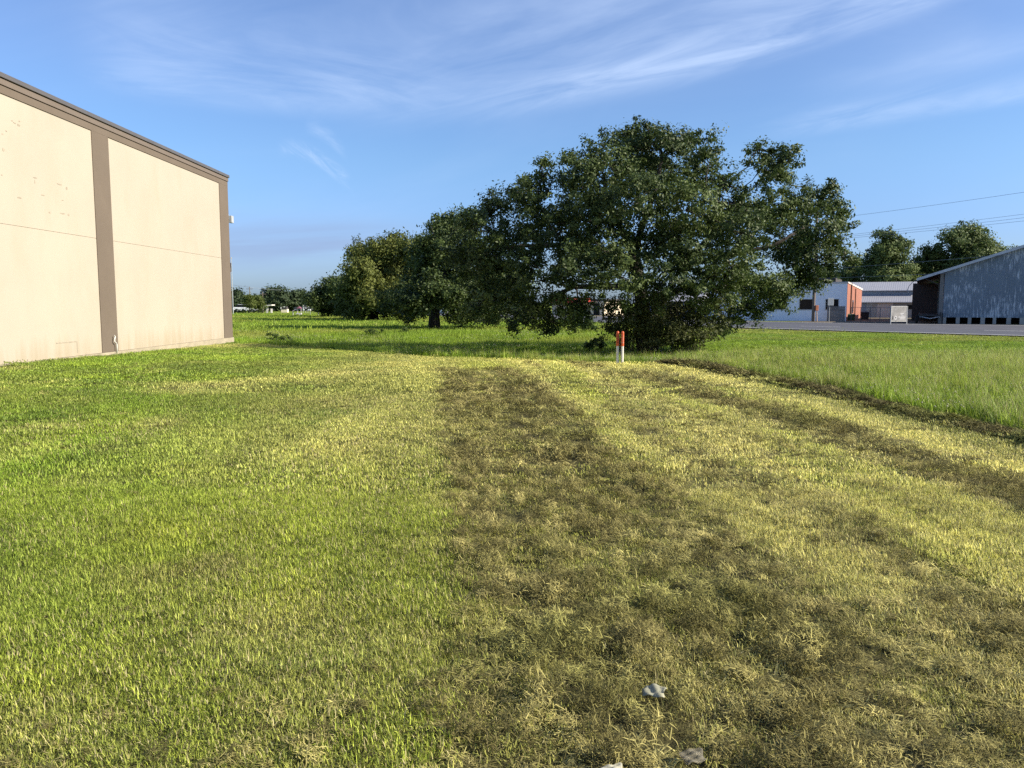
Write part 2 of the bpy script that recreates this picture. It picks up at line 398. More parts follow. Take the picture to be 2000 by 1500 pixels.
g = mesh_np("ground", np.stack([xs, ys, zs], 1), tri, ground_mat(), attrs={'col': colr}, smooth_shade=True)
tag(g, kind='structure')

# ------------------------------------------------------------------ road
def ribbon(name, a, b, z, m, kind='structure', sub=10):
    def dens(p):
        out = []
        for i in range(len(p) - 1):
            for k in range(sub): out.append(p[i] + (p[i + 1] - p[i]) * k / sub)
        out.append(p[-1]); return np.array(out)
    a, b = dens(a), dens(b); n = len(a)
    v = np.concatenate([np.column_stack([a, np.full(n, z)]), np.column_stack([b, np.full(n, z)])])
    i = np.arange(n - 1); t = np.concatenate([np.stack([i, n + i, n + i + 1], 1), np.stack([i, n + i + 1, i + 1], 1)])
    o = mesh_np(name, v, t, m); o['kind'] = kind; return o
asphalt = mat("asphalt", (.070, .074, .088), .9, .18, .6, bump=.2, bscale=40, dirt=(.11, .107, .105), dscale=.12)
paint = mat("road_paint", (.62, .62, .6), .7, .15, 2)
ribbon("road", NEAR, FAR, .05, asphalt)
def lerp(t): return NEAR + (FAR - NEAR) * t
ribbon("road_edge_line", lerp(.035), lerp(.046), .054, paint)
ribbon("road_far_edge_line", lerp(.93), lerp(.94), .054, paint)
def dashes():
    mb = MB(); p = lerp(.36); q = lerp(.369)
    L = np.concatenate([[0], np.cumsum(np.linalg.norm(np.diff(p, axis=0), axis=1))])
    s = 0
    while s < L[-1] - 4:
        a = [np.array([np.interp(t, L, w[:, 0]), np.interp(t, L, w[:, 1])]) for t in (s, s + 3.0) for w in (p, q)]
        mb.face((*a[0], .054), (*a[1], .054), (*a[3], .054), (*a[2], .054)); s += 12
    o = mb.build("road_markings", paint); o['kind'] = 'structure'
dashes()

# ------------------------------------------------------------------ large cream building
def cream_mat():
    m = mat("cream_stucco", (.352, .312, .250), .9, .035, .5, spec=.15, bump=.12, bscale=60)
    nt = m.node_tree; n = nt.nodes; L = nt.links; b = n['Principled BSDF']
    src = b.inputs['Base Color'].links[0].from_socket
    geo = n.new('ShaderNodeNewGeometry'); sp = n.new('ShaderNodeSeparateXYZ'); L.new(geo.outputs['Position'], sp.inputs[0])
    # splash dirt rising in streaks from the foot of the wall
    mp = n.new('ShaderNodeMapping'); mp.inputs['Scale'].default_value = (1, 1.6, .12); L.new(geo.outputs['Position'], mp.inputs[0])
    t = n.new('ShaderNodeTexNoise'); t.inputs['Scale'].default_value = 2.2; t.inputs['Detail'].default_value = 7; L.new(mp.outputs[0], t.inputs['Vector'])
    h = n.new('ShaderNodeMapRange'); h.inputs[1].default_value = 1.5; h.inputs[2].default_value = .1; L.new(sp.outputs[2], h.inputs[0])
    mu = n.new('ShaderNodeMath'); mu.operation = 'MULTIPLY'; L.new(h.outputs[0], mu.inputs[0]); L.new(t.outputs[0], mu.inputs[1])
    r = n.new('ShaderNodeMapRange'); r.inputs[1].default_value = .26; r.inputs[2].default_value = .55; r.inputs[4].default_value = .5; L.new(mu.outputs[0], r.inputs[0])
    mx = n.new('ShaderNodeMix'); mx.data_type = 'RGBA'; L.new(r.outputs[0], mx.inputs[0]); L.new(src, mx.inputs[6]); mx.inputs[7].default_value = (.25, .205, .125, 1)
    # faint greenish weather stains
    mp2 = n.new('ShaderNodeMapping'); mp2.inputs['Scale'].default_value = (1, .5, .22); L.new(geo.outputs['Position'], mp2.inputs[0])
    t2 = n.new('ShaderNodeTexNoise'); t2.inputs['Scale'].default_value = 1.4; t2.inputs['Detail'].default_value = 8; t2.inputs['Roughness'].default_value = .65; L.new(mp2.outputs[0], t2.inputs['Vector'])
    r2 = n.new('ShaderNodeMapRange'); r2.inputs[1].default_value = .5; r2.inputs[2].default_value = .72; r2.inputs[4].default_value = .4; L.new(t2.outputs[0], r2.inputs[0])
    m2 = n.new('ShaderNodeMix'); m2.data_type = 'RGBA'; L.new(r2.outputs[0], m2.inputs[0]); L.new(mx.outputs[2], m2.inputs[6]); m2.inputs[7].default_value = (.310, .272, .200, 1)
    L.new(m2.outputs[2], b.inputs['Base Color'])
    return m
taupe = mat("taupe_stucco", (.128, .103, .080), .9, .07, .8, spec=.15, bump=.12, bscale=60, dirt=(.112, .090, .068), dscale=.5)
fascia_m = mat("taupe_metal", (.135, .108, .085), .6, .05, 2)
cap_m = mat("grey_flashing", (.085, .078, .075), .45, .08, 2, spec=.5)
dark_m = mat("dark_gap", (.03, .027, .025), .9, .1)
scar_m = mat("chipped_stucco", (.275, .24, .185), .95, .2, 8)
white_pl = mat("white_plastic", (.55, .55, .51), .45, .05, 4)
grey_metal = mat("grey_metal", (.33, .35, .36), .5, .1, 5, spec=.5)
def building():
    XW, Y1, Y0, ZT = -12.0, 34.2, 1.5, 7.0
    b = empty("commercial_building", (XW, Y1, 0), 0, "large cream stucco building with taupe pilasters and flat taupe roof edge", "building")
    def P(mb): # local coordinates
        mb.v = [(x - XW, y - Y1, z) for x, y, z in mb.v]; return mb
    cm = cream_mat()
    pil = [(33.22, 34.2), (23.28, 24.22), (13.3, 14.25), (3.3, 4.25)]
    # wall bays between the pilasters, foot slightly sunk in the ground
    bays = [(24.22, 33.22), (14.25, 23.28), (4.25, 13.3), (1.5, 3.3)]
    for y0, y1 in bays:
        m = MB(); m.box(XW - .3, XW, y0, y1, 3.53, 6.56); m.box(XW - .3, XW, y0, y1, .22, 3.512); m.box(XW - .3, XW - .012, y0, y1, 3.512, 3.53)
        P(m).build("wall_panel", cm, b)
    for y0, y1 in pil:
        m = MB(); m.box(XW - .3, XW + .025, y0, y1, .22, 6.56); P(m).build("pilaster", taupe, b, bevel=.006)
    m = MB(); m.box(XW - .3, XW + .026, Y0, Y1, 6.56, 6.74); P(m).build("frieze", taupe, b)
    m = MB(); m.box(XW - .3, XW + .045, Y0, Y1 + .05, 6.76, 6.90); P(m).build("fascia", fascia_m, b, bevel=.006)
    m = MB(); m.box(XW - .35, XW + .09, Y0, Y1 + .08, 6.915, 7.03); P(m).build("roof_cap", cap_m, b, bevel=.01)
    m = MB(); m.box(XW - .28, XW + .0, Y0, Y1 - .02, 6.74, 6.915); P(m).build("shadow_gap", dark_m, b)
    m = MB(); m.box(XW - 24, XW - .35, Y0, Y1 - .3, 6.55, 6.7); P(m).build("roof", cap_m, b)
    m = MB(); m.box(XW - 24, XW - .3, Y1 - .3, Y1 - .003, -.4, 6.9); P(m).build("end_wall", taupe, b)
    m = MB(); m.box(XW - .3, XW + .06, Y0, Y1 + .02, -.5, .215); P(m).build("foundation", mat("cream_concrete", (.30, .26, .19), .95, .15, 3, dirt=(.17, .15, .10), dscale=1.2, bump=.3, bscale=25), b)
    # small chips and scars on the second bay
    m = MB()
    for px, py, w, h in [(68, 347, 5, 2), (116, 360, 6, 2), (84, 381, 4, 2), (37, 386, 5, 2), (122, 417, 5, 2), (7, 292, 3, 5), (122, 391, 3, 1), (5, 262, 2, 2), (12, 256, 2, 2), (28, 240, 3, 2), (36, 244, 3, 3), (24, 236, 2, 2), (38, 237, 2, 2), (130, 368, 2, 4), (4, 342, 2, 2), (134, 420, 2, 4), (97, 415, 2, 3), (68, 355, 1, 5)]:
        d = ray(px, py); t = XW / d.x; p = d * t; s = t / F
        y, z = p.y, p.z + EYE; ww = w * s * 1.9; hh = h * s * .75
        pts = [(XW + .004, y + ww * math.cos(a) * random.uniform(.6, 1.1), z + hh * math.sin(a) * random.uniform(.6, 1.1)) for a in [k * math.pi / 4 for k in range(8)]]
        m = MB(); m.face(*pts); P(m).build("wall_scar", scar_m, b)
    # outline of a low patched opening near the ground
    m = MB(); ya, yb = 20.95, 21.95
    m.box(XW - .01, XW + .006, ya, yb, .60, .625); m.box(XW - .01, XW + .006, yb, yb + .03, .30, .625)
    P(m).build("patch_outline", scar_m, b)
    # floodlight and conduit at the far corner
    m = MB(); m.box(XW - .12, XW + .0, Y1 - .003, Y1 + .10, 5.22, 5.42); m.box(XW + .0, XW + .13, Y1 + .04, Y1 + .30, 5.06, 5.36)
    fl = P(m).build("floodlight", grey_metal, b, bevel=.01)
    m = MB(); m.tube([(XW - .02, Y1 + .05, 5.42), (XW - .02, Y1 + .05, 6.9)], .022, 8); P(m).build("conduit", white_pl, b)
    # bent white pipe at the foot of the middle pilaster
    m = MB(); yp = 23.98
    m.tube([(XW + .10, yp, .18), (XW + .10, yp, .42), (XW + .10, yp - .03, .47), (XW + .10, yp - .09, .49), (XW + .10, yp - .13, .53), (XW + .10, yp - .12, .60), (XW + .10, yp - .08, .66), (XW + .10, yp - .12, .70)], .018, 8)
    P(m).build("vent_pipe", white_pl, b, smooth_=True)
building()

# ------------------------------------------------------------------ trees
bark = mat("oak_bark", (.040, .035, .030), .95, .35, 6, bump=.7, bscale=18, stretch=(1, 1, .3))
oak_leaf = foliage_mat("oak_leaf", (.023, .043, .013), (.110, .150, .038), .25, .55, .25)
oak_leaf_pale = foliage_mat("oak_leaf_pale", (.040, .062, .014), (.165, .185, .042), .3, .6, .2)
shrub_leaf = foliage_mat("shrub_leaf", (.030, .045, .013), (.12, .13, .04), .28, .6, .2)
far_leaf = foliage_mat("far_leaf", (.052, .085, .026), (.15, .195, .056), .25, .6, .25)
far_leaf_dark = foliage_mat("far_leaf_dark", (.026, .045, .022), (.075, .105, .045), .25, .6, .2)
far_leaf_light = foliage_mat("far_leaf_light", (.045, .075, .014), (.14, .17, .04), .35, .6, .25)

def leaf_mesh(name, lobes, m, parent, per_r2=26, nleaf=45, lsize=.12, sub=(.26, .46), shell=.45, floor=None, aspect=.5, flat=.8):
    """lobes: (center, radius) -> thousands of rhombic leaves grouped in twig-sized sprays"""
    cs, rs, cv, ds = [], [], [], []
    for c, r in lobes:
        k = max(3, int(per_r2 * r * r * random.uniform(.8, 1.2)))
        d = rng.normal(size=(k, 3)); d /= np.linalg.norm(d, axis=1)[:, None]
        out = rng.random(k) < .17
        rad = r * np.where(out, rng.uniform(1.0, 1.38, k), (shell + (1 - shell) * rng.random(k) ** .6) * rng.uniform(.8, 1.05, k))
        cs.append(np.array(c) + d * rad[:, None] * np.array([1, 1, flat])); rs.append(rng.uniform(sub[0], sub[1], k) * np.where(out, .55, 1)); ds.append(d); cv.append(rng.random(k) * .4 + random.random() * .6)
    cs = np.concatenate(cs); rs = np.concatenate(rs); cv = np.concatenate(cv); ds = np.concatenate(ds)
    idx = np.repeat(np.arange(len(cs)), nleaf); n = len(idx)
    d = rng.normal(size=(n, 3)); d /= np.linalg.norm(d, axis=1)[:, None]
    p = cs[idx] + d * (rs[idx] * rng.random(n) ** .5)[:, None] * np.array([1.15, 1.15, .75])
    p += ds[idx] * (rs[idx] * rng.uniform(-.9, .9, n))[:, None]
    if floor is not None:
        keep = p[:, 2] > floor; p = p[keep]; idx = idx[keep]; n = len(p)
    nn = ds[idx] * 1.0 + rng.normal(size=(n, 3)) * .62 + np.array([0, 0, .3]); nn /= np.linalg.norm(nn, axis=1)[:, None]
    ax = rng.normal(size=(n, 3)); ax -= nn * (ax * nn).sum(1)[:, None]; ax /= np.linalg.norm(ax, axis=1)[:, None]; b = np.cross(nn, ax)
    L = lsize * rng.uniform(.5, 1.45, n)[:, None]; Wd = L * aspect
    v = np.stack([p - ax * L * .5, p + b * Wd * .5 + nn * L * .06, p + ax * L * .5, p - b * Wd * .5 + nn * L * .06], 1).reshape(-1, 3)
    q = np.arange(n) * 4; t = np.concatenate([np.stack([q, q + 1, q + 2], 1), np.stack([q, q + 2, q + 3], 1)])
    rnd = np.repeat(np.clip(cv[idx] * .75 + rng.random(n) * .45 - .1, 0, 1), 4)
    return mesh_np(name, v, t, m, parent, attrs={'rnd': rnd})

def branch_mesh(name, stems, lobes, m, parent, r0=.3, twigs=5, tw_r=.012):
    """stems: list of polylines (trunk and main forks); every lobe is joined to the nearest limb"""
    mb = MB(); nodes = []
    for st, ra, rb in stems:
        st = [Vector(p) for p in st]; n = len(st)
        mb.tube(st, [ra + (rb - ra) * i / (n - 1) for i in range(n)], 9)
        for i, p in enumerate(st):
            if i > 0: nodes.append((p, rb * .8 + (ra - rb) * .3 * (1 - i / n)))
    root = Vector(stems[0][0][-1])
    for c, r in sorted(lobes, key=lambda l: (Vector(l[0]) - root).length):
        c = Vector(c)
        q, qr = min(nodes, key=lambda w: (w[0] - c).length + .25 * (w[0] - root).length)
        ra = max(.03, min(qr * .75, .035 + .022 * (q - c).length)); k = 5; pts = []
        for i in range(k + 1):
            t = i / k; p = q.lerp(c, t); j = .10 * (q - c).length * math.sin(math.pi * t)
            pts.append(p + Vector((random.uniform(-1, 1), random.uniform(-1, 1), random.uniform(-.4, .9))) * j)
        pts[0] = q; mb.tube(pts, [ra * (1 - .7 * i / k) for i in range(k + 1)], 6)
        nodes += [(pts[i], ra * (1 - .6 * i / k)) for i in range(2, k + 1)]
        for _ in range(twigs):
            d = Vector((random.gauss(0, 1), random.gauss(0, 1), random.gauss(.1, .8))).normalized()
            e = c + d * r * random.uniform(.7, 1.05); s = pts[-2].lerp(c, random.random())
            mid = s.lerp(e, .5) + Vector((random.uniform(-1, 1), random.uniform(-1, 1), random.uniform(-1, 1))) * r * .15
            mb.tube([s, mid, e], [tw_r * 1.6, tw_r * 1.2, tw_r * .5], 4, False)
    return mb.build(name, m, parent, smooth_=True)

def local_lobes(o, lobes): return [((Vector(c) - o.location)[:], r) for c, r in lobes]
def px_lobes(spec, d0, spread, rmul=1.0):
    out = []
    for s in spec:
        px, py, r = s[:3]; d = d0 + (s[3] if len(s) > 3 else random.uniform(-spread, spread))
        out.append((at(px, py, d)[:], r * d / F * rmul))
    return out
def ground_z(x, y): return float(H(np.array([x]), np.array([y]))[0])

# the big live oak
D0 = 28.5
big = [(1290, 292, 62), (1350, 276, 30), (1240, 285, 45), (1185, 318, 52), (1372, 300, 30), (1318, 274, 28), (1140, 345, 50), (1060, 345, 32), (1045, 385, 42), (1008, 380, 30),
       (975, 405, 38), (950, 400, 24), (955, 450, 48), (920, 440, 30), (1392, 350, 40), (1425, 362, 26), (1440, 398, 42), (1492, 318, 38), (1535, 318, 33), (1515, 345, 36), (1510, 400, 48), (1560, 400, 40),
       (1600, 390, 38), (1630, 415, 30), (1600, 455, 48), (1638, 482, 26), (1645, 440, 18), (1562, 500, 52), (1600, 520, 36), (1575, 550, 34), (1530, 560, 38), (1490, 560, 48), (1465, 600, 34), (1435, 622, 22), (1520, 595, 22),
       (1240, 390, 70, -2.5), (1340, 410, 75, -2.0), (1450, 455, 60, -2.5), (1160, 430, 62, -2), (1080, 455, 58, -1.5), (1000, 500, 55, -1), (945, 520, 50), (900, 500, 40), (1050, 545, 50, -2.5), (1130, 530, 60, -3.2), (1120, 590, 42, -3),
       (1000, 570, 42), (960, 580, 36), (1060, 600, 36, -1.5), (1010, 612, 26), (1075, 628, 20, -1), (1210, 545, 50, -3.8), (1300, 545, 55, -3.5), (1390, 560, 58, -3), (1430, 520, 50, -3.4), (1340, 500, 40, -3.0), (1180, 500, 40, -3.4),
       (1240, 340, 60, 3), (1335, 350, 52, 3), (1440, 430, 60, 3.5), (1150, 400, 60, 3.5), (1060, 440, 55, 3), (1540, 460, 55, 3), (1340, 470, 60, 4), (1000, 470, 45, 2.5), (1120, 500, 50, 4), (1440, 540, 50, 4),
       (1232, 468, 34, -1), (1272, 498, 32, -1.2), (1222, 512, 30, -1.6), (1290, 455, 36, -1.5), (1388, 270, 12), (1050, 640, 13), (1078, 645, 9), (1000, 640, 13, -1), (960, 627, 15), (1120, 628, 20, -2), (1140, 600, 30, -2.5), (930, 600, 22), (1030, 620, 18), (1265, 264, 16), (1655, 500, 14), (1060, 318, 16), (1180, 278, 20), (1120, 310, 24), (1480, 292, 18), (1550, 296, 16), (1625, 368, 18), (1222, 262, 14)]
lob = px_lobes(big, D0, 1.6, 1.03)
tb = at(1262, 688, D0); tb.z = ground_z(tb.x, tb.y) - .05
oak = empty("live_oak_tree", tb[:], 0, "largest dark green live oak with sprawling crown behind the orange and white posts", "tree", "live oaks in a row along the road")
ll = local_lobes(oak, lob)
leaf_mesh("crown", ll, oak_leaf, oak, per_r2=45, nleaf=84, lsize=.108, sub=(.17, .36), shell=.6)
def rel(px, py, dd): return (at(px, py, D0 + dd) - oak.location)[:]
stems = [([(0, 0, -.1), rel(1258, 620, 0), rel(1250, 560, 0), rel(1238, 500, 0)], .30, .20),
         ([rel(1238, 500, 0), rel(1215, 450, .3), rel(1190, 400, .6), rel(1180, 350, .5)], .14, .06),
         ([rel(1238, 500, 0), rel(1255, 440, -.3), rel(1280, 370, 0), rel(1295, 300, 0)], .14, .05),
         ([(.3, .2, -.1), rel(1290, 600, .4), rel(1330, 520, .6), rel(1400, 450, .5), rel(1470, 400, .3)], .17, .05),
         ([rel(1330, 520, .6), rel(1420, 500, .2), rel(1510, 480, 0), rel(1580, 440, 0)], .11, .04),
         ([rel(1245, 530, 0), rel(1180, 500, -.2), rel(1100, 480, 0), rel(1020, 480, 0), rel(950, 490, 0)], .12, .04),
         ([rel(1250, 560, 0), rel(1190, 560, -1), rel(1120, 560, -2), rel(1060, 590, -1.5)], .14, .05),
         ([rel(1280, 580, 0), rel(1350, 560, -1.5), rel(1430, 560, -2)], .14, .05)]
branch_mesh("trunk", stems, ll, bark, oak, twigs=6)

# leafy thicket round its trunk
th = empty("shrub_thicket", at(1285, 690, D0 - 1.2)[:], 0, "dense olive green thicket of shrubs around the foot of the largest oak", "shrub")
th.location.z = ground_z(th.location.x, th.location.y)
spec = [(1195, 645, 30), (1225, 610, 36), (1220, 665, 26), (1260, 640, 44), (1305, 610, 46), (1310, 655, 36), (1355, 620, 44), (1375, 655, 26), (1400, 605, 36), (1345, 665, 24), (1270, 585, 40), (1185, 600, 26), (1270, 675, 18), (1400, 640, 18)]
tl = local_lobes(th, px_lobes(spec, D0 - 1.4, 1.2))
leaf_mesh("foliage", tl, shrub_leaf, th, per_r2=75, nleaf=55, lsize=.095, sub=(.2, .36), floor=.02)
mb = MB()
for k in range(60):
    x0, y0 = random.uniform(-1.4, 1.5), random.uniform(-.7, .9); h = random.uniform(.8, 2.2)
    mb.tube([(x0, y0, -.05), (x0 + random.uniform(-.2, .2), y0 + random.uniform(-.2, .2), h * .5), (x0 + random.uniform(-.5, .5), y0 + random.uniform(-.5, .5), h)], [.022, .016, .006], 5, False)
mb.build("stems", bark, th)

# second, third and fourth live oaks of the row
def oak_from(spec, d, base, label, stems_px, leaf, per=16, nl=75, ls=.17, sub=(.35, .6), spread=3, tr=.45, name="live_oak_tree", group="live oaks in a row along the road"):
    p = at(*base, d); p.z = ground_z(p.x, p.y) - .05
    o = empty(name, p[:], 0, label, "tree", group)
    l = local_lobes(o, px_lobes(spec, d, spread, 1.15))
    leaf_mesh("crown", l, leaf, o, per_r2=per, nleaf=nl, lsize=ls, sub=sub)
    st = [([(0, 0, -.1) if i == 0 else (at(*stems_px[0][0], d) - o.location)[:]] + [(at(a, b, d) - o.location)[:] for a, b in s], tr * (1 if i == 0 else .4), tr * (.35 if i == 0 else .15)) for i, s in enumerate(stems_px)]
    branch_mesh("trunk", st, l, bark, o, twigs=3, tw_r=.02)
    return o
oak_from([(868, 456, 26), (845, 470, 26), (900, 452, 28), (835, 505, 30), (880, 500, 40), (925, 500, 40), (850, 550, 36), (900, 560, 40), (815, 555, 28), (805, 590, 22), (930, 560, 34), (880, 598, 22), (930, 605, 20), (965, 600, 24), (790, 575, 22), (960, 540, 34), (850, 440, 14), (880, 425, 16), (912, 424, 14), (985, 560, 30), (835, 600, 14), (905, 615, 12), (1010, 600, 22), (1010, 550, 26), (895, 622, 12), (925, 617, 14), (805, 614, 14), (770, 588, 20), (862, 578, 24, -3), (842, 560, 26, -3), (890, 570, 26, -3), (828, 588, 20, -2), (820, 600, 16), (955, 618, 13)],
         50, (848, 641), "dark live oak with a short bare trunk, second along the row from the largest", [[(848, 620), (850, 600), (860, 560), (880, 510)], [(850, 600), (815, 570)], [(855, 590), (900, 560), (940, 540)]], oak_leaf, per=36, nl=75, ls=.18, sub=(.35, .62), spread=3.0, tr=.42)
oak_from([(715, 500, 26), (745, 488, 24), (780, 485, 22), (805, 490, 22), (700, 530, 26), (740, 530, 36), (785, 530, 34), (815, 535, 26), (690, 565, 26), (730, 575, 32), (775, 575, 32), (810, 575, 24), (700, 595, 18), (745, 598, 16), (790, 600, 14), (700, 490, 14), (765, 475, 14), (680, 590, 16), (825, 500, 20), (820, 595, 14), (700, 607, 13), (775, 607, 14), (800, 611, 11), (680, 604, 12), (735, 580, 26, -5), (715, 560, 26, -4), (757, 584, 22, -4), (712, 592, 16, -4), (730, 580, 17, -5), (752, 592, 12, -5), (706, 600, 13, -4), (772, 598, 16, -4), (795, 575, 26, -5), (812, 560, 24, -5), (820, 560, 22), (835, 590, 16)],
         78, (728, 627), "live oak with yellowish green top standing left of the one with the short bare trunk", [[(728, 612), (730, 595), (735, 560), (750, 520)], [(730, 600), (700, 570)], [(732, 600), (780, 570)]], oak_leaf_pale, per=24, nl=75, ls=.26, sub=(.5, .85), spread=4.5, tr=.62)
oak_from([(640, 570, 20), (665, 560, 22), (625, 585, 18), (655, 590, 20), (685, 570, 22), (612, 590, 12), (690, 595, 16), (640, 600, 12), (672, 603, 12), (628, 602, 9), (652, 556, 10), (680, 548, 14)],
         98, (660, 619), "lowest and farthest live oak at the left end of the row", [[(660, 612), (660, 600), (655, 580)]], oak_leaf, per=18, nl=70, ls=.32, sub=(.6, 1.0), spread=4, tr=.5)

def far_tree(px, base_y, d, top_y, wpx, label, leaf, group, n=9, per=3.2, ls=.4, trunk_frac=.22, name="broadleaf_tree"):
    p = at(px, base_y, d); p.z = 0
    h = at(px, top_y, d).z; w = wpx * d / F
    o = empty(name, p[:], 0, label, "tree", group)
    lobes = []
    for k in range(n):
        t = (k + .5) / n; zc = h * (trunk_frac + .12 + (1 - trunk_frac - .2) * t); rr = w * .5 * (math.sin(math.pi * min(.95, .26 + .66 * t)) ** .55)
        for _ in range(4):
            a = random.uniform(0, 2 * math.pi); q = random.uniform(.15, .7) * rr
            r_ = random.uniform(.42, .6) * rr * .8
            lobes.append(((math.cos(a) * q, math.sin(a) * q, min(zc + random.uniform(-.05, .05) * h, h - r_ * .75)), r_))
    leaf_mesh("crown", lobes, leaf, o, per_r2=per * 2.6, nleaf=48, lsize=ls, sub=(ls * 1.6, ls * 2.8), shell=.35)
    branch_mesh("trunk", [([(0, 0, -.1), (.05, 0, h * .3), (0, .1, h * .55)], max(.08, w * .035), max(.04, w * .02))], lobes[:10], bark, o, twigs=0)
    return o
BG = "trees behind the sheds across the road"
far_tree(1736, 632, 118, 446, 122, "tall dark tree with pointed crown rising behind the grey metal shed", far_leaf, BG, 10, 3.4, .36, .06)
far_tree(1806, 632, 122, 476, 92, "small tree filling the dip between two taller trees behind the barn eave", far_leaf_light, BG, 8, 4, .34, .06)
far_tree(1888, 632, 120, 430, 168, "broad rounded tree rising above the barn roof", far_leaf, BG, 9, 2.6, .38, .12)
far_tree(1665, 632, 125, 500, 80, "dark low tree just right of the oak crown behind the white building", far_leaf, BG, 8, 3.4, .36, .06)
far_tree(1600, 632, 130, 520, 90, "low dark tree hidden behind the right edge of the oak", far_leaf, BG, 7, 3.2, .38, .06)
far_tree(1775, 632, 135, 515, 95, "pale low tree behind the shed roof under the taller crowns", far_leaf_light, BG, 7, 3.2, .38, .06)
far_tree(1835, 632, 138, 512, 90, "dark undergrowth tree close behind the barn eave", far_leaf, BG, 7, 3.2, .38, .06)
far_tree(1930, 632, 136, 490, 100, "dark tree low behind the slope of the barn roof", far_leaf, BG, 7, 3.2, .38, .06)
LG = "trees across the far field at the left"
far_tree(462, 610, 165, 571, 56, "rounded dark tree touching the corner of the cream building", far_leaf_dark, LG, 6, 2.6, .5, .1)
far_tree(540, 610, 172, 564, 64, "tallest domed dark tree on the far field edge", far_leaf_dark, LG, 6, 2.6, .5, .1)
far_tree(582, 610, 175, 569, 56, "broad dark tree next to the tallest dome on the far field edge", far_leaf_dark, LG, 6, 2.6, .5, .1)
far_tree(430, 612, 180, 575, 70, "wide dark tree partly hidden by the cream building", far_leaf_dark, LG, 6, 2.6, .5, .1)
far_tree(612, 610, 185, 578, 50, "low dark tree behind the leftmost live oak", far_leaf_dark, LG, 6, 2.6, .5, .1)
far_tree(500, 610, 190, 584, 60, "low hazy tree between the two domed trees on the far field edge", far_leaf_dark, LG, 5, 2.6, .5, .1)
YG = "young trees on the far field edge"
far_tree(487, 613, 128, 576, 20, "young pale green tree with slim trunk in front of the hedge", far_leaf_light, YG, 6, 9, .26, .3, "young_tree")
far_tree(505, 612, 130, 578, 20, "young pale green tree next to the lamp pole on the far field edge", far_leaf_light, YG, 6, 9, .26, .3, "young_tree")

# ------------------------------------------------------------------ marker posts
orange_p = mat("orange_paint", (.52, .085, .02), .45, .10, 6, spec=.4, dirt=(.45, .16, .11), dscale=5, damt=.3)
white_p = mat("white_post", (.60, .58, .52), .5, .06, 5, spec=.4, dirt=(.42, .38, .3), dscale=4)
label_m = mat("pale_label", (.50, .32, .26), .6, .1, 30)
ink_m = mat("dark_print", (.10, .03, .02), .7, .1)
for k, (px, lab) in enumerate([(1205.6, "left one of the twin white posts with orange tops, facing dull print"), (1214.6, "right one of the twin white posts with orange tops")]):
    p = at(px, 713 + k * 1.5, 21.5); z0 = ground_z(p.x, p.y); top = at(px, 646, 21.5).z
    o = empty("marker_post", (p.x, p.y - k * .05, z0), 0, lab, "marker post", "twin orange and white marker posts")
    hh = top - z0 - .01; zs_ = hh * .55
    m = MB(); m.lathe((0, 0, -.1), [(.036, 0), (.036, zs_ + .1)], 20); m.build("white_tube", white_p, o, smooth_=False)
    m = MB(); m.lathe((0, 0, 0), [(.041, zs_), (.041, hh - .05), (.037, hh - .025), (.028, hh - .008), (.008, hh)], 20); m.build("orange_sleeve", orange_p, o)
    for j in range(5):     # rows of unreadable print round the front of the sleeve
        for i in range(-2, 3):
            if random.random() < .25: continue
            a0 = R(-90 + 20 * i); z = zs_ + .08 + j * (hh - zs_ - .2) / 4; w = R(random.uniform(5, 9)); h2 = random.uniform(.012, .03)
            r_ = .0422; m = MB()
            m.face((r_ * math.cos(a0 - w), r_ * math.sin(a0 - w), z), (r_ * math.cos(a0 + w), r_ * math.sin(a0 + w), z), (r_ * math.cos(a0 + w), r_ * math.sin(a0 + w), z + h2), (r_ * math.cos(a0 - w), r_ * math.sin(a0 - w), z + h2))
            m.build("printed_mark", ink_m if k == 0 else label_m, o)

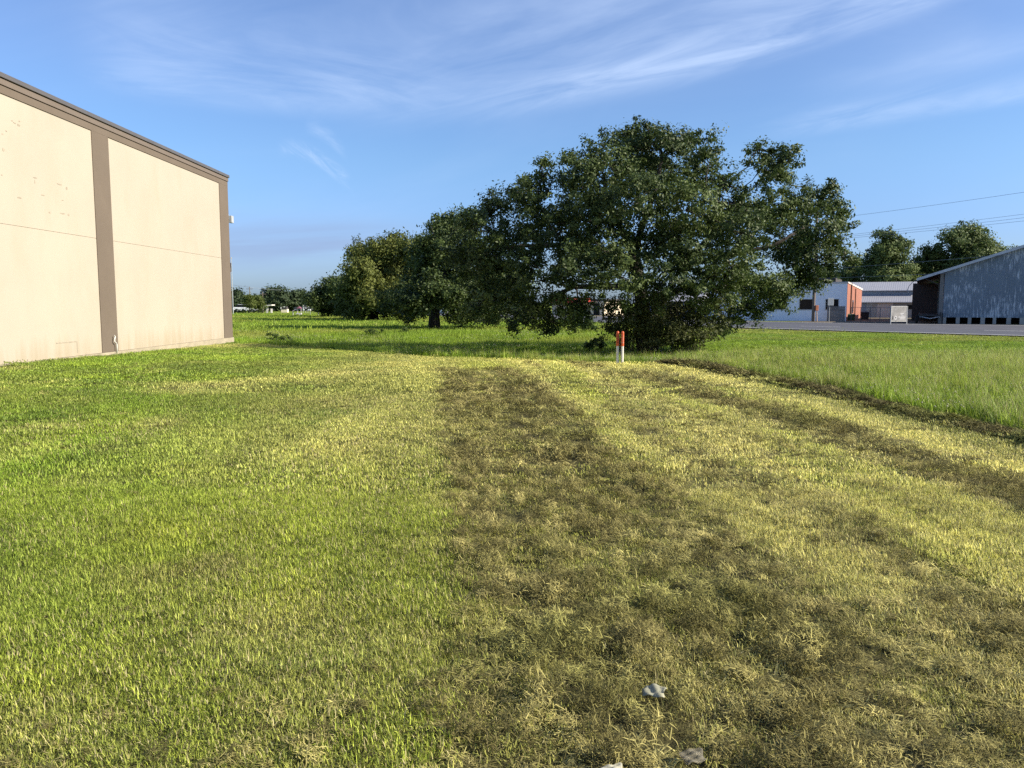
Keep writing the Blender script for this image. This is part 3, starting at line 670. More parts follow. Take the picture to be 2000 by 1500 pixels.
# ------------------------------------------------------------------ buildings over the road
RZ = R(-27)
def frame(px, d, name, label, cat):
    p = at(px, 620, d); return empty(name, (p.x, p.y, 0), RZ, label, cat)
blue_w = mat("pale_blue_paint", (.86, .90, .94), .85, .05, .6, bump=.05, bscale=20, dirt=(.76, .82, .88), dscale=.5)
brick_o = mat("orange_brick", (.27, .115, .078), .9, .15, 1.5, dirt=(.20, .078, .056), dscale=.4, bump=.2, bscale=25)
trim_w = mat("white_trim", (.52, .50, .46), .7, .06)
glass_d = mat("dark_glass", (.012, .014, .018), .12, .2, 2, spec=.12)
roof_d = mat("dark_roof", (.05, .045, .045), .8, .1)
def blue_building():
    b = frame(1653, 75, "low_building", "low pale blue building with dark windows and an orange brick end wall across the road", "building")
    L, Dp, zt, zb = 13.0, 21.0, 3.55, 3.2
    m = MB(); wins = [(-1.85, -.75), (-4.2, -3.05), (-6.6, -5.5), (-9.6, -8.4)]; w0, w1 = 1.10, 2.05
    xs_ = -L
    for a, c in sorted(wins):
        m.box(xs_, a, 0, .3, 0, zt); m.box(a, c, 0, .3, 0, w0); m.box(a, c, 0, .3, w1, zt); xs_ = c
    m.box(xs_, -.02, 0, .3, 0, zt); m.box(-L, -L + .3, .3, Dp, 0, zb); m.box(-L + .3, -.3, Dp - .3, Dp, 0, zb)
    m.build("front_wall", blue_w, b)
    m = MB(); m.hexa([(-.3, .0, 0), (0, .0, 0), (0, Dp, 0), (-.3, Dp, 0), (-.3, .0, zt), (0, .0, zt), (0, Dp, zb), (-.3, Dp, zb)]); m.v = [(x, y + .002, z) for x, y, z in m.v]
    m.build("end_wall", brick_o, b)
    m = MB(); m.box(-L - .05, .06, -.06, .3, zt, zt + .14); m.hexa([(-.32, .3, zt), (.06, .3, zt), (.06, Dp, zb), (-.32, Dp, zb), (-.32, .3, zt + .14), (.06, .3, zt + .14), (.06, Dp, zb + .2), (-.32, Dp, zb + .2)])
    m.build("parapet_trim", trim_w, b)
    m = MB(); m.box(-L + .1, -.35, .35, Dp - .3, zb - .1, zb); m.box(-4.5, -1.5, 5, 12, zb, zb + 1.0); m.build("roof", roof_d, b)
    for a, c in wins:
        m = MB(); m.box(a - .06, c + .06, -.03, .02, w0 - .07, w0); m.box(a - .06, a, -.03, .02, w0, w1); m.box(c, c + .06, -.03, .02, w0, w1); m.box(a - .06, c + .06, -.03, .02, w1, w1 + .05)
        f = m.build("window", trim_w, b); m = MB(); m.box(a, c, .12, .14, w0, w1); m.build("pane", glass_d, f)
    m = MB(); m.tube([(.06, 4.0, .1), (.06, 4.0, zt + .1)], .07, 8); m.build("downpipe", mat("rusty_pipe", (.10, .05, .04), .7), b)
    m = MB(); m.tube([(.06, 10, .4), (.06, 10, zb)], .05, 8); m.build("downpipe", mat("rusty_pipe", (.10, .05, .04), .7), b)
    m = MB(); m.box(.001, .03, 6.6, 8.2, .7, 2.0); m.build("window", glass_d, b)
blue_building()

corr = None
def corrugated(name, color, freq, rough=.45, metal=.3, dirt=None, damt=.5):
    m = mat(name, color, rough, .10, 1.2, spec=.5, metal=metal, stretch=(1, 1, .2), dirt=dirt, dscale=1.2, damt=damt)
    nt = m.node_tree; n = nt.nodes; L = nt.links; b = n['Principled BSDF']
    tc = n.new('ShaderNodeTexCoord'); w = n.new('ShaderNodeTexWave'); w.inputs['Scale'].default_value = freq; w.bands_direction = 'X'
    L.new(tc.outputs['Object'], w.inputs['Vector'])
    bp = n.new('ShaderNodeBump'); bp.inputs['Strength'].default_value = 1; bp.inputs['Distance'].default_value = .007
    L.new(w.outputs[0], bp.inputs['Height']); L.new(bp.outputs[0], b.inputs['Normal']); return m
tin_roof = corrugated("tin_roof", (.35, .355, .37), 1.3, .5, .25, dirt=(.30, .27, .27))
tin_wall = corrugated("tin_wall", (.24, .29, .33), 1.6, .5, .2, dirt=(.15, .17, .19))
tin_pale = corrugated("tin_pale", (.42, .45, .47), 1.6, .5, .2)
def shed():
    b = frame(1797, 93, "metal_shed", "grey metal shed with two tiers of ribbed roof left of the barn", "shed")
    L = 11.0
    m = MB()
    m.hexa([(-L, 2.6, 3.18), (0, 2.6, 3.18), (0, 7.2, 4.32), (-L, 7.2, 4.32), (-L, 2.6, 3.24), (0, 2.6, 3.24), (0, 7.2, 4.38), (-L, 7.2, 4.38)]); m.build("upper_roof", tin_roof, b)
    m = MB(); m.hexa([(-L, -.3, 1.80), (0, -.3, 1.80), (0, 2.95, 2.66), (-L, 2.95, 2.66), (-L, -.3, 1.86), (0, -.3, 1.86), (0, 2.95, 2.72), (-L, 2.95, 2.72)]); m.build("lower_roof", tin_roof, b)
    m = MB(); m.box(-L, -.1, 3.0, 3.1, 2.4, 3.25); m.box(-L, -.1, 7.0, 7.1, 0, 4.3); m.box(-.12, -.02, 3.1, 7.0, 0, 3.2); m.build("upper_wall", tin_wall, b)
    m = MB(); m.box(-L, -4.6, 0, .1, 0, 1.86); m.build("lower_wall", tin_wall, b); m = MB(); m.box(-2.9, -.02, .05, .15, 0, 1.86); m.build("lower_wall", tin_wall, b)
    m = MB(); m.box(-4.6, -2.9, -.03, .05, .0, 1.75); m.build("sliding_door", tin_pale, b)
    m = MB(); m.box(-1.4, -.8, .02, .06, 1.0, 1.5); m.build("window", glass_d, b)
    m = MB(); m.tube([(-L, -.36, 1.78), (0, -.36, 1.78)], .05, 8); m.build("gutter", grey_metal, b)
    m = MB(); m.box(-6.6, -5.8, -.035, .0, 0, 1.7); m.build("door", mat('faded_blue_door', (.16, .20, .27), .7), b)
    m = MB(); m.box(-7.6, -7.1, -.03, .02, .9, 1.25); m.build("window", glass_d, b)
shed()

def barn_mat():
    m = corrugated("weathered_barn_tin", (.16, .20, .235), 2.0, .55, .15)
    nt = m.node_tree; n = nt.nodes; L = nt.links; b = n['Principled BSDF']; src = b.inputs['Base Color'].links[0].from_socket
    tc = n.new('ShaderNodeTexCoord'); mp = n.new('ShaderNodeMapping'); mp.inputs['Scale'].default_value = (1, 1, .16); L.new(tc.outputs['Object'], mp.inputs[0])
    t = n.new('ShaderNodeTexNoise'); t.inputs['Scale'].default_value = 7.5; t.inputs['Detail'].default_value = 6; t.inputs['Roughness'].default_value = .7; L.new(mp.outputs[0], t.inputs['Vector'])
    t0 = n.new('ShaderNodeTexNoise'); t0.inputs['Scale'].default_value = .45; t0.inputs['Detail'].default_value = 3; L.new(tc.outputs['Object'], t0.inputs['Vector'])
    ad = n.new('ShaderNodeMath'); ad.operation = 'MULTIPLY_ADD'; ad.inputs[1].default_value = .45; L.new(t0.outputs[0], ad.inputs[0]); L.new(t.outputs[0], ad.inputs[2])
    r = n.new('ShaderNodeMapRange'); r.inputs[1].default_value = .74; r.inputs[2].default_value = .86; r.inputs[4].default_value = .8; L.new(ad.outputs[0], r.inputs[0])
    mx = n.new('ShaderNodeMix'); mx.data_type = 'RGBA'; L.new(r.outputs[0], mx.inputs[0]); L.new(src, mx.inputs[6]); mx.inputs[7].default_value = (.60, .64, .66, 1)
    L.new(mx.outputs[2], b.inputs['Base Color']); return m
wood_g = mat("grey_wood", (.20, .19, .175), .9, .25, 2, stretch=(6, 6, .5), bump=.3, bscale=10)
wood_d = mat("dark_wood", (.06, .055, .05), .9, .25, 2, stretch=(6, 6, .5))
pier_m = mat("pale_pier", (.36, .34, .30), .9, .2, 3)
def barn():
    b = frame(1841, 66, "barn", "big weathered blue grey barn raised on short piers with an open side eave", "barn")
    k = .34; z0 = 4.32; rx = 9.0
    zt = lambda x: z0 + k * x if x <= rx else z0 + k * (2 * rx - x)
    m = MB(); m.prism([(0, .53), (18, .53), (18, zt(18)), (rx, zt(rx)), (0, zt(0))], 0, .12); m.build("gable_wall", barn_mat(), b)
    m = MB(); m.box(0, .12, .12, 24, .62, zt(0)); m.box(17.88, 18, .12, 24, .62, zt(18)); m.build("side_wall", wood_g, b)
    m = MB()
    for a, c in ((-2.05, rx), (rx, 20.05)):
        m.hexa([(a, -.45, zt(a) + .02), (c, -.45, zt(c) + .02), (c, 24.5, zt(c) + .02), (a, 24.5, zt(a) + .02), (a, -.45, zt(a) + .09), (c, -.45, zt(c) + .09), (c, 24.5, zt(c) + .09), (a, 24.5, zt(a) + .09)])
    m.build("roof", tin_roof, b)
    m = MB(); m.hexa([(-2.05, -.5, zt(-2.05) - .1), (rx, -.5, zt(rx) - .1), (rx, -.452, zt(rx) - .1), (-2.05, -.452, zt(-2.05) - .1), (-2.05, -.5, zt(-2.05) + .12), (rx, -.5, zt(rx) + .12), (rx, -.452, zt(rx) + .12), (-2.05, -.452, zt(-2.05) + .12)])
    m.build("gable_trim", mat("pale_trim_tin", (.50, .52, .53), .6, .1), b)
    m = MB(); m.hexa([(-2.0, -.4, zt(-2) - .06), (-.02, -.4, zt(-.02) - .06), (-.02, 24, zt(-.02) - .06), (-2.0, 24, zt(-2) - .06), (-2.0, -.4, zt(-2)), (-.02, -.4, zt(-.02)), (-.02, 24, zt(-.02)), (-2.0, 24, zt(-2))]); m.build("dark_eave_sheet", dark_m, b)  # near-black sheet added below the overhang, its colour supplies the eave's shade
    # torn sheet hanging from the eave tip
    m = MB(); pts = [(-2.0, 3.62), (-2.35, 3.45), (-2.62, 3.1), (-2.75, 2.75), (-2.6, 2.6)]
    for (xa, za), (xc, zc) in zip(pts[:-1], pts[1:]):
        m.hexa([(xa, -.4, za), (xc, -.4, zc), (xc, 1.2, zc), (xa, 1.2, za), (xa + .03, -.4, za + .03), (xc + .03, -.4, zc + .03), (xc + .03, 1.2, zc + .03), (xa + .03, 1.2, za + .03)])
    m.build("torn_roof_sheet", tin_wall, b)
    m = MB(); m.box(-2.4, 0, 12, 12.15, 0, 3.6); m.build("dock_back_wall", wood_d, b)
    m = MB(); m.box(-1.8, -.02, 1.5, 11.9, .5, .72); m.build("dock_floor", wood_d, b)
    for y in (.0, 6.0):
        m = MB(); m.box(-.32, -.05, y, y + .25, 0, zt(-.2) - .02); m.build("porch_post", wood_g, b)
    m = MB(); m.tube([(-.2, .12, 3.1), (-1.5, .12, zt(-1.5) - .05)], .05, 6); m.build("brace", wood_d, b)
    for x in [.0, .95, 1.8, 2.7, 3.55, 4.5, 5.4, 6.3, 7.2, 8.1, 9, 10, 11, 12, 13, 14, 15, 16, 17]:
        m = MB(); m.box(x + .02, x + random.uniform(.24, .34), .0, .35, 0, .53); m.build("pier", pier_m, b)
    m = MB(); m.box(.1, 18, 3.0, 3.1, 0, .52); m.build("under_floor_backing", dark_m, b)  # near-black panel behind the piers, its colour keeps the openings dark
barn()

# grey roofed house glimpsed through the big oak
def small_house(px, d, w, dep, zw, zr, label, wall, roof, band=None):
    b = frame(px, d, "small_house", label, "house")
    m = MB(); m.box(-w, 0, 0, dep, 0, zw); m.build("wall", wall, b)
    m = MB(); m.prism([(-.4, zw), (dep + .4, zw), (dep / 2, zr)], -w - .4, .4); m.v = [(y, x, z) for x, y, z in m.v]; m.build("roof", roof, b)
    m = MB(); m.box(-w * .6, -w * .35, -.03, .01, 0, 2.0); m.build("door", glass_d, b)
    m = MB(); m.box(-w * .25, -w * .1, -.03, .01, .9, 1.8); m.build("window", glass_d, b)
small_house(1362, 92, 6.0, 6, 1.9, 3.2, "grey roofed little house glimpsed through the lower oak branches", mat("grey_blue_siding", (.20, .22, .30), .8), tin_roof)
def awning_shop():
    b = frame(1180, 112, "shop_building", "cream shop with a red awning glimpsed under the oak left of the thicket", "building")
    m = MB(); m.box(-8, 0, 0, 8, 0, 2.0); m.build("wall", mat("cream_wall", (.72, .62, .45), .85), b)
    m = MB(); m.hexa([(-8.1, -1.0, 1.75), (-2.0, -1.0, 1.75), (-2.0, 0, 1.95), (-8.1, 0, 1.95), (-8.1, -1.0, 2.25), (-2.0, -1.0, 2.25), (-2.0, 0, 2.5), (-8.1, 0, 2.5)]); m.build("awning", mat("red_awning", (.42, .05, .035), .7), b)
    m = MB(); m.box(-8.2, .2, -.002, 8.2, 2.0, 2.3); m.v = [(x, y + .01, z) for x, y, z in m.v]; m.build("roof", roof_d, b)
    m = MB(); m.box(-1.6, -.7, -.03, .0, .0, 1.7); m.build("door", glass_d, b)
awning_shop()

# ------------------------------------------------------------------ street furniture over the road
pole_w = mat("pole_wood", (.16, .13, .105), .9, .2, 2, stretch=(6, 6, .4))
def utility_pole(px, y, d, top_z, label, r=.15, box=True, group=None, arms=True):
    p = at(px, y, d); o = empty("utility_pole", (p.x, p.y, 0), 0, label, "utility pole", group)
    m = MB(); m.tube([(0, 0, -.2), (0, 0, top_z)], [r, r * .7], 10); m.build("pole", pole_w, o)
    if arms:
        m = MB(); m.box(-1.1, 1.1, -.18, -.08, top_z - .5, top_z - .36); m.build("crossarm", pole_w, o)
    if box:
        m = MB(); m.box(.10, .36, -.30, -.05, 1.0, 1.5); m.build("meter_box", mat("rust_box", (.42, .16, .08), .7), o, bevel=.02)
        m = MB(); m.tube([(.30, -.2, .0), (.22, -.2, 1.0)], .04, 8); m.build("guard_tube", mat("ochre_guard", (.55, .36, .2), .6), o)
    return o
up = utility_pole(1588, 628, 74, 10.2, "wooden utility pole with rusty meter box in front of the pale blue building")
def wire(p, q, sag, r, label):
    m = MB(); pts = []
    for i in range(25):
        t = i / 24; v = Vector(p).lerp(Vector(q), t); v.z -= sag * 4 * t * (1 - t); pts.append(v)
    m.tube(pts, r, 5); o = m.build("power_line", mat("wire_black", (.20, .22, .25), .6)); tag(o, label, "power line", "overhead power lines at the right")
px_ = up.location
e1 = at(2700, 262, 42); wire((px_.x, px_.y, 9.25), e1, .25, .011, "single highest power line crossing the sky right of the oak")
for i, (dy, lab) in enumerate([(0, "top strand of the three close power lines above the trees"), (7, "middle strand of the three close power lines above the trees"), (13, "bottom strand of the three close power lines above the trees")]):
    e = at(2700, 322 + dy * 2.1, 42); wire((px_.x, px_.y, 7.62 - .12 * i), e, .2, .010, lab)
for i, (ya, yb, lab) in enumerate([(524, 509, "upper faint wire crossing the dark trees behind the shed"), (541, 531, "lower faint wire crossing the dark trees behind the shed")]):
    wire((px_.x, px_.y, at(1588, ya + 3, 74).z), at(2500, yb - 60 + i * 30, 50), .1, .012, lab)

def post_sign():
    p = at(1621, 628, 72.5); o = empty("road_sign", (p.x, p.y, 0), R(-8), "small blank white sign on a thin post before the grey board fence", "sign")
    m = MB(); m.box(-.26, .26, -.02, .0, 1.48, 2.12); m.build("panel", white_pl, o, bevel=.01)
    m = MB(); m.tube([(-.08, .03, -.1), (-.08, .03, 2.0)], .03, 8); m.build("post", grey_metal, o)
post_sign()
def board_fence():
    p = at(1650, 628, 74); o = empty("board_fence", (p.x, p.y, 0), RZ, "grey weathered board fence beside the brick end wall", "fence")
    x = 0; i = 0
    for z in (.35, 1.0):
        m = MB(); m.box(-1.5, 0, .05, .1, z, z + .1); m.build("rail", wood_g, o)
    while x < 1.45:
        w = .13; m = MB(); m.box(-x - w, -x - .012, 0, .045, 0, 1.42 + random.uniform(-.04, .04)); m.build("board", wood_g, o); x += w
board_fence()
def banner():
    p = at(1755, 632, 62.5); o = empty("banner_sign", (p.x, p.y, 0), R(12), "grey and white advertising banner in a white pipe frame by the road", "sign")
    w, z0, z1 = .72, .30, 1.40
    for s in (-1, 1):
        m = MB(); m.tube([(s * w, 0, -.1), (s * w, 0, z1 + .06)], .03, 8); m.build("post", white_pl, o)
    for z in (z0 - .03, z1 + .03):
        m = MB(); m.tube([(-w, 0, z), (w, 0, z)], .022, 8); m.build("rail", white_pl, o)
    m = MB(); m.box(-w + .04, w - .04, -.012, .0, z0, z1); m.build("panel", mat("banner_print", (.30, .29, .27), .6, .3, 1.3, dirt=(.11, .11, .115), dscale=1.6, damt=.8), o)
    m = MB(); y = -.0145     # pale caption blocks, a round mark and the grey figure shape, too small to read
    for x0, x1, a, c in ((.10, .46, .82, .90), (.18, .40, .70, .78), (-.05, .56, .52, .66), (.08, .52, .42, .49)): m.face((x0, y, a), (x1, y, a), (x1, y, c), (x0, y, c))
    m.face(*[(-.30 + .13 * math.cos(t * math.pi / 8), y, .55 + .16 * math.sin(t * math.pi / 8)) for t in range(16)])
    m.build("caption", mat("banner_white", (.50, .49, .47), .6), o)
    m = MB(); y = -.0165
    m.face((-.34, y, .62), (-.24, y, .6), (-.26, y, .5), (-.31, y, .48)); m.face((-.62, y, .4), (-.5, y, .42), (-.52, y, .72), (-.58, y, .7))
    m.build("emblem", mat("banner_dark", (.04, .04, .045), .6), o)
banner()
def chain_fence():
    a = at(1662, 630, 72); c = at(1738, 630, 68); o = empty("chain_link_fence", (a.x, a.y, 0), math.atan2(c.y - a.y, c.x - a.x), "sparse dark chain link fence in front of the grey shed", "fence")
    L = math.hypot(c.x - a.x, c.y - a.y); wm = mat("fence_wire", (.09, .09, .10), .6)
    for k in range(5):
        m = MB(); m.tube([(L * k / 4, 0, -.1), (L * k / 4, 0, 1.35)], .025, 6); m.build("post", wm, o)
    m = MB(); m.tube([(0, 0, 1.32), (L, 0, 1.32)], .016, 5); m.build("rail", wm, o)
    m = MB(); n = int(L / .22)
    for i in range(-6, n):
        for s in (1, -1):
            x0 = i * .22; x1 = x0 + 1.25 * s; 
            if s < 0: x0, x1 = x0 + 1.25, x0
            if min(x0, x1) < 0 or max(x0, x1) > L: continue
            m.tube([(x0, .01 * s, .05), (x1, .01 * s, 1.3)], .003, 3, False)
    m.build("mesh", wm, o)
chain_fence()
def bin_(px, y, d, w, h, colr_, label, name="waste_bin"):
    p = at(px, y, d); o = empty(name, (p.x, p.y, 0), R(-20), label, "bin")
    mm = mat(name + "_paint", colr_, .6)
    m = MB(); a, c = w * .42, w * .5; m.hexa([(-a, -a, .06), (a, -a, .06), (a, a, .06), (-a, a, .06), (-c, -c, h), (c, -c, h), (c, c, h), (-c, c, h)]); m.build("body", mm, o, bevel=.03)
    m = MB(); m.hexa([(-c - .03, -c - .03, h + .004), (c + .03, -c - .03, h + .004), (c + .03, c + .03, h + .004), (-c - .03, c + .03, h + .004), (-c, -c, h + .06), (c, -c, h + .06), (c, c, h + .13), (-c, c, h + .13)]); m.build("lid", mm, o, bevel=.01)
    for s in (-1, 1):
        m = MB(); m.tube([(s * a - .03 * s, a, .09), (s * a + .05 * s, a, .09)], .09, 12); m.build("wheel", dark_m, o)
bin_(1662, 625, 76.5, .72, .55, (.03, .07, .035), "low dark green bin at the foot of the brick end wall")
bin_(1689, 622, 80, .75, .75, (.015, .015, .017), "black bin standing by the chain link fence")
def tyre(mb, c, r, w):
    mb.tube([(c[0], c[1] - w, c[2]), (c[0], c[1] - w * .8, c[2]), (c[0], c[1] + w * .8, c[2]), (c[0], c[1] + w, c[2])], [r * .8, r, r, r * .8], 16)
def trailer():
    p = at(1815, 631, 66.5); o = empty("flatbed_trailer", (p.x, p.y, 0), RZ, "dark rusty flatbed trailer parked under the barn eave", "trailer")
    m = MB(); m.box(-.85, .85, -.8, 2.6, .62, .72); m.build("deck", wood_d, o)
    m = MB(); m.tube([(-.7, -.8, .56), (-.7, 2.6, .56)], .05, 6); m.tube([(.7, -.8, .56), (.7, 2.6, .56)], .05, 6); m.tube([(-.6, -.8, .56), (0, -2.0, .45), (.6, -.8, .56)], .04, 6); m.build("frame", grey_metal, o)
    for x in (-.95, .95):
        for y in (.4, 1.15):
            w = MB(); w.tube([(x - .1, y, .33), (x - .08, y, .33), (x + .08, y, .33), (x + .1, y, .33)], [.26, .33, .33, .26], 16); t = w.build("wheel", dark_m, o)
            w = MB(); w.tube([(x - .105, y, .33), (x + .105, y, .33)], .16, 12); w.build("rim", grey_metal, t)
    m = MB(); m.box(-.8, -.76, -.7, 2.5, .725, .95); m.box(.76, .8, -.7, 2.5, .725, .95); m.build("side_rail", wood_d, o)
trailer()

# ------------------------------------------------------------------ far left: field edge
def flag():
    d = 118; p = at(455.5, 612, d); o = empty("flagpole", (p.x, p.y, 0), 0, "tall thin flagpole beside the corner of the cream building", "flagpole")
    top = at(455.5, 505, d).z
    m = MB(); m.tube([(0, 0, 0), (0, 0, top)], [.07, .04], 8); m.build("pole", grey_metal, o)
    m = MB(); m.lathe((0, 0, top), [(.02, 0), (.07, .05), (.07, .1), (.01, .16)], 10); m.build("finial", mat("gilt", (.5, .36, .12), .4), o)
    # drooping striped flag, folds as geometry
    zt = at(455, 512, d).z - .05; zb = at(455, 541, d).z; Wd = .95; nx_, nz_ = 16, 13
    red = mat("flag_red", (.42, .03, .04), .8); wh = mat("flag_white", (.75, .74, .72), .8); nv = mat("flag_navy", (.03, .04, .13), .8)
    v = []; f = []; mi = []
    for j in range(nz_ + 1):
        for i in range(nx_ + 1):
            u = i / nx_; w = j / nz_
            v.append((-.05 - Wd * u, .10 * math.sin(u * 9 + w) * u, zt + (zb - zt) * (w * .62 + u * .38 * (1 - .15 * w)) ))
    for j in range(nz_):
        for i in range(nx_):
            a = j * (nx_ + 1) + i; q = (a, a + 1, a + nx_ + 2, a + nx_ + 1)
            f += [(q[0], q[1], q[2]), (q[0], q[2], q[3])]; k = 2 if (j < 7 and i < 7) else (0 if j % 2 == 0 else 1); mi += [k, k]
    fl = mesh_np("flag", v, f, [red, wh, nv], midx=mi); fl.location = (p.x, p.y, 0); tag(fl, "striped flag with a navy corner drooping from the flagpole", "flag")
    m = MB()
    for j in range(5):
        for i in range(5):
            u = (i + .6) / 16 * 1.25; w = (j + .7) / 13 * 1.25; x = -.05 - Wd * u; y = .10 * math.sin(u * 9 + w) * u - .012; z = zt + (zb - zt) * (w * .62 + u * .38 * (1 - .15 * w))
            m.face(*[(x + .022 * (1 if k % 2 == 0 else .45) * math.cos(math.pi / 2 + k * math.pi / 5), y, z + .022 * (1 if k % 2 == 0 else .45) * math.sin(math.pi / 2 + k * math.pi / 5)) for k in range(10)])
    m.build("stars", wh, fl)
flag()
for px, ty, d, lab in [(489, 560, 150, "grey pole standing behind the young tree in front of the hedge"), (514, 570, 140, "lamp pole beside the second young tree"), (611, 559, 200, "far thin pole with a crossarm left of the live oak row"), (596, 566, 205, "far thin pole above the broad dark tree"), (582, 566, 210, "thinnest far pole rising over the treeline")]:
    p = at(px, 610, d); o = empty("utility_pole", (p.x, p.y, 0), 0, lab, "utility pole", "poles on the far field edge"); tz = at(px, ty, d).z
    m = MB(); m.tube([(0, 0, -.1), (0, 0, tz)], [.10, .07], 8); m.build("pole", pole_w, o)
    m = MB(); m.box(-.6, .6, -.06, .04, tz - .45, tz - .36); m.build("crossarm", pole_w, o)
wl = MB(); pa = at(450, 556, 150); pb = at(489, 561, 150); pc = at(611, 563, 200)
pts = [pa.lerp(pb, t / 6) for t in range(7)] + [pb.lerp(pc, t / 12) - Vector((0, 0, .5 * 4 * (t / 12) * (1 - t / 12))) for t in range(1, 13)]
wl.tube(pts, .022, 5); tag(wl.build("power_line", mat("wire_black", (.20, .22, .25), .6)), "faint wire running between the poles on the far field edge", "power line")

hedge_leaf = foliage_mat("hedge_leaf", (.012, .022, .010), (.035, .055, .02), .2, .6, .2)
pa = at(440, 612, 132); h = empty("hedge", (pa.x, pa.y, 0), 0, "low dark clipped hedge along the far field edge", "hedge")
pb = at(522, 612, 134); L_ = pb.x - pa.x
leaf_mesh("foliage", [((t, random.uniform(-.2, .2), .42), .5) for t in np.arange(0, L_, .38)], hedge_leaf, h, per_r2=22, nleaf=30, lsize=.16, sub=(.16, .28), floor=0)
mb = MB(); [mb.tube([(t, 0, 0), (t + .05, 0, .5)], .03, 5) for t in np.arange(.2, L_, .6)]; mb.build("stems", bark, h)

def canopy():
    p = at(522, 609.5, 142); o = empty("canopy_shelter", (p.x, p.y, 0), 0, "white flat roofed shelter on a thick column at the far field edge", "shelter")
    m = MB(); m.hexa([(-.5, -1, 1.15), (1.1, -1, 1.3), (1.1, 1, 1.3), (-.5, 1, 1.15), (-.5, -1, 1.33), (1.1, -1, 1.5), (1.1, 1, 1.5), (-.5, 1, 1.33)]); m.build("roof", trim_w, o)
    m = MB(); m.box(-.16, .16, -.16, .16, 0, 1.2); m.build("column", trim_w, o)
    m = MB(); m.box(.62, .85, -.2, .2, 0, .75); m.build("side_box", trim_w, o)
canopy()
def kiosk():
    p = at(556.5, 609, 150); o = empty("kiosk", (p.x, p.y, 0), 0, "little cream kiosk with a dark roof on the far field edge", "kiosk")
    m = MB(); m.box(-.58, .58, -.5, .5, 0, .62); m.build("wall", mat("cream_wall", (.72, .62, .45), .85), o)
    m = MB(); m.prism([(-.62, .625), (.5, .625), (.42, 1.1), (-.2, 1.1)], -.55, .55); m.build("roof", roof_d, o)
    m = MB(); m.box(-.66, -.48, -.57, -.5, .65, 1.02); m.box(-.1, .2, -.57, -.555, .95, 1.15); m.build("sign_board", white_pl, o)
kiosk()
lil = mat("lilac_paint", (.60, .52, .66), .6)
def playset():
    p = at(581, 617, 108); o = empty("play_frame", (p.x, p.y, 0), 0, "small white and lilac play frame on the far grass left of the oaks", "play frame")
    for x in (-.62, -.55, .05, .5):
        m = MB(); m.tube([(x, 0, 0), (x, 0, 1.0 if x > -.1 else .62)], .035, 6); m.build("post", trim_w, o)
    m = MB(); m.hexa([(-.6, -.3, .62), (-.2, -.3, .85), (-.2, .3, .85), (-.6, .3, .62), (-.6, -.3, .66), (-.2, -.3, .89), (-.2, .3, .89), (-.6, .3, .66)]); m.build("slide", lil, o)
    m = MB(); m.box(-.15, .55, -.3, .3, .25, .33); m.build("platform", lil, o)
    m = MB(); m.box(.3, .62, -.32, -.28, .0, .3); m.build("panel", trim_w, o)
    m = MB(); m.prism([(-.05, 1.0), (.6, 1.0), (.28, 1.25)], -.35, .35); m.build("roof", mat("plum_roof", (.25, .10, .14), .7), o)
playset()
for k, (px, c, lab) in enumerate([(592, (.7, .7, .7), "leftmost white banner pole near the play frame"), (597, (.6, .5, .58), "pinkish banner pole in the middle of three"), (601.5, (.7, .7, .72), "rightmost white banner pole beside the leftmost oak")]):
    p = at(px, 611, 130); o = empty("banner_pole", (p.x, p.y, 0), 0, lab, "banner", "banner poles near the play frame")
    m = MB(); m.tube([(0, 0, 0), (0, 0, 1.5)], .03, 6); m.build("pole", grey_metal, o)
    m = MB(); m.box(.03, .22, -.01, .01, .55, 1.45); m.build("cloth", mat("banner_cloth", c, .8), o)
for px, lab in ((606, "white globe lamp at the left edge of the leftmost oak"), (622, "white globe lamp under the middle of the leftmost oak")):
    p = at(px, 614, 112); o = empty("globe_lamp", (p.x, p.y, 0), 0, lab, "lamp", "white globe lamps by the leftmost oak")
    m = MB(); m.tube([(0, 0, 0), (0, 0, .62)], .03, 8); m.build("post", grey_metal, o)
    m = MB(); m.lathe((0, 0, .62), [(.03, 0), (.10, .04), (.14, .12), (.10, .22), (.02, .26)], 12); m.build("globe", white_pl, o, smooth_=True)

def car(px, y, d, colr_, label, rz):
    p = at(px, y, d); o = empty("parked_car", (p.x, p.y, .03), rz, label, "car", "cars along the road"); bm = mat("car_paint", colr_, .3, .03, 2, spec=.5)
    m = MB(); m.prism([(-2.1, .3), (2.1, .3), (2.15, .6), (2.0, .82), (1.0, .92), (-2.0, .95), (-2.15, .7)], -.85, .85); m.build("body", bm, o, bevel=.06)
    m = MB(); m.prism([(-1.75, .951), (.95, .951), (.35, 1.42), (-1.3, 1.42)], -.74, .74); m.build("cabin_glass", glass_d, o, bevel=.04)
    m = MB(); m.prism([(-1.32, 1.425), (.36, 1.425), (.25, 1.48), (-1.2, 1.48)], -.7, .7); m.build("roof", bm, o, bevel=.02)
    for x in (-1.35, 1.35):
        for s in (-1, 1):
            w = MB(); w.tube([(x, s * .72, .32), (x, s * .74, .32), (x, s * .88, .32), (x, s * .9, .32)], [.25, .32, .32, .25], 16); t = w.build("wheel", dark_m, o)
            w = MB(); w.tube([(x, s * .8, .32), (x, s * .905, .32)], .19, 12); w.build("rim", grey_metal, t)
    for s in (-1, 1):
        m = MB(); m.box(2.09, 2.17, s * .62 - .14, s * .62 + .14, .58, .7); m.build("headlight", white_pl, o)
car(868, 615, 112, (.75, .75, .75), "white car on the road just right of the short bare oak trunk", R(118))
car(758, 612, 150, (.72, .72, .74), "white car on the road seen under the yellowish oak", R(118))
car(480, 609, 150, (.7, .72, .75), "pale car behind the dark hedge on the far field edge", R(5))
car(595, 609, 170, (.12, .13, .15), "dark car at the far left edge of the oak row", R(160))

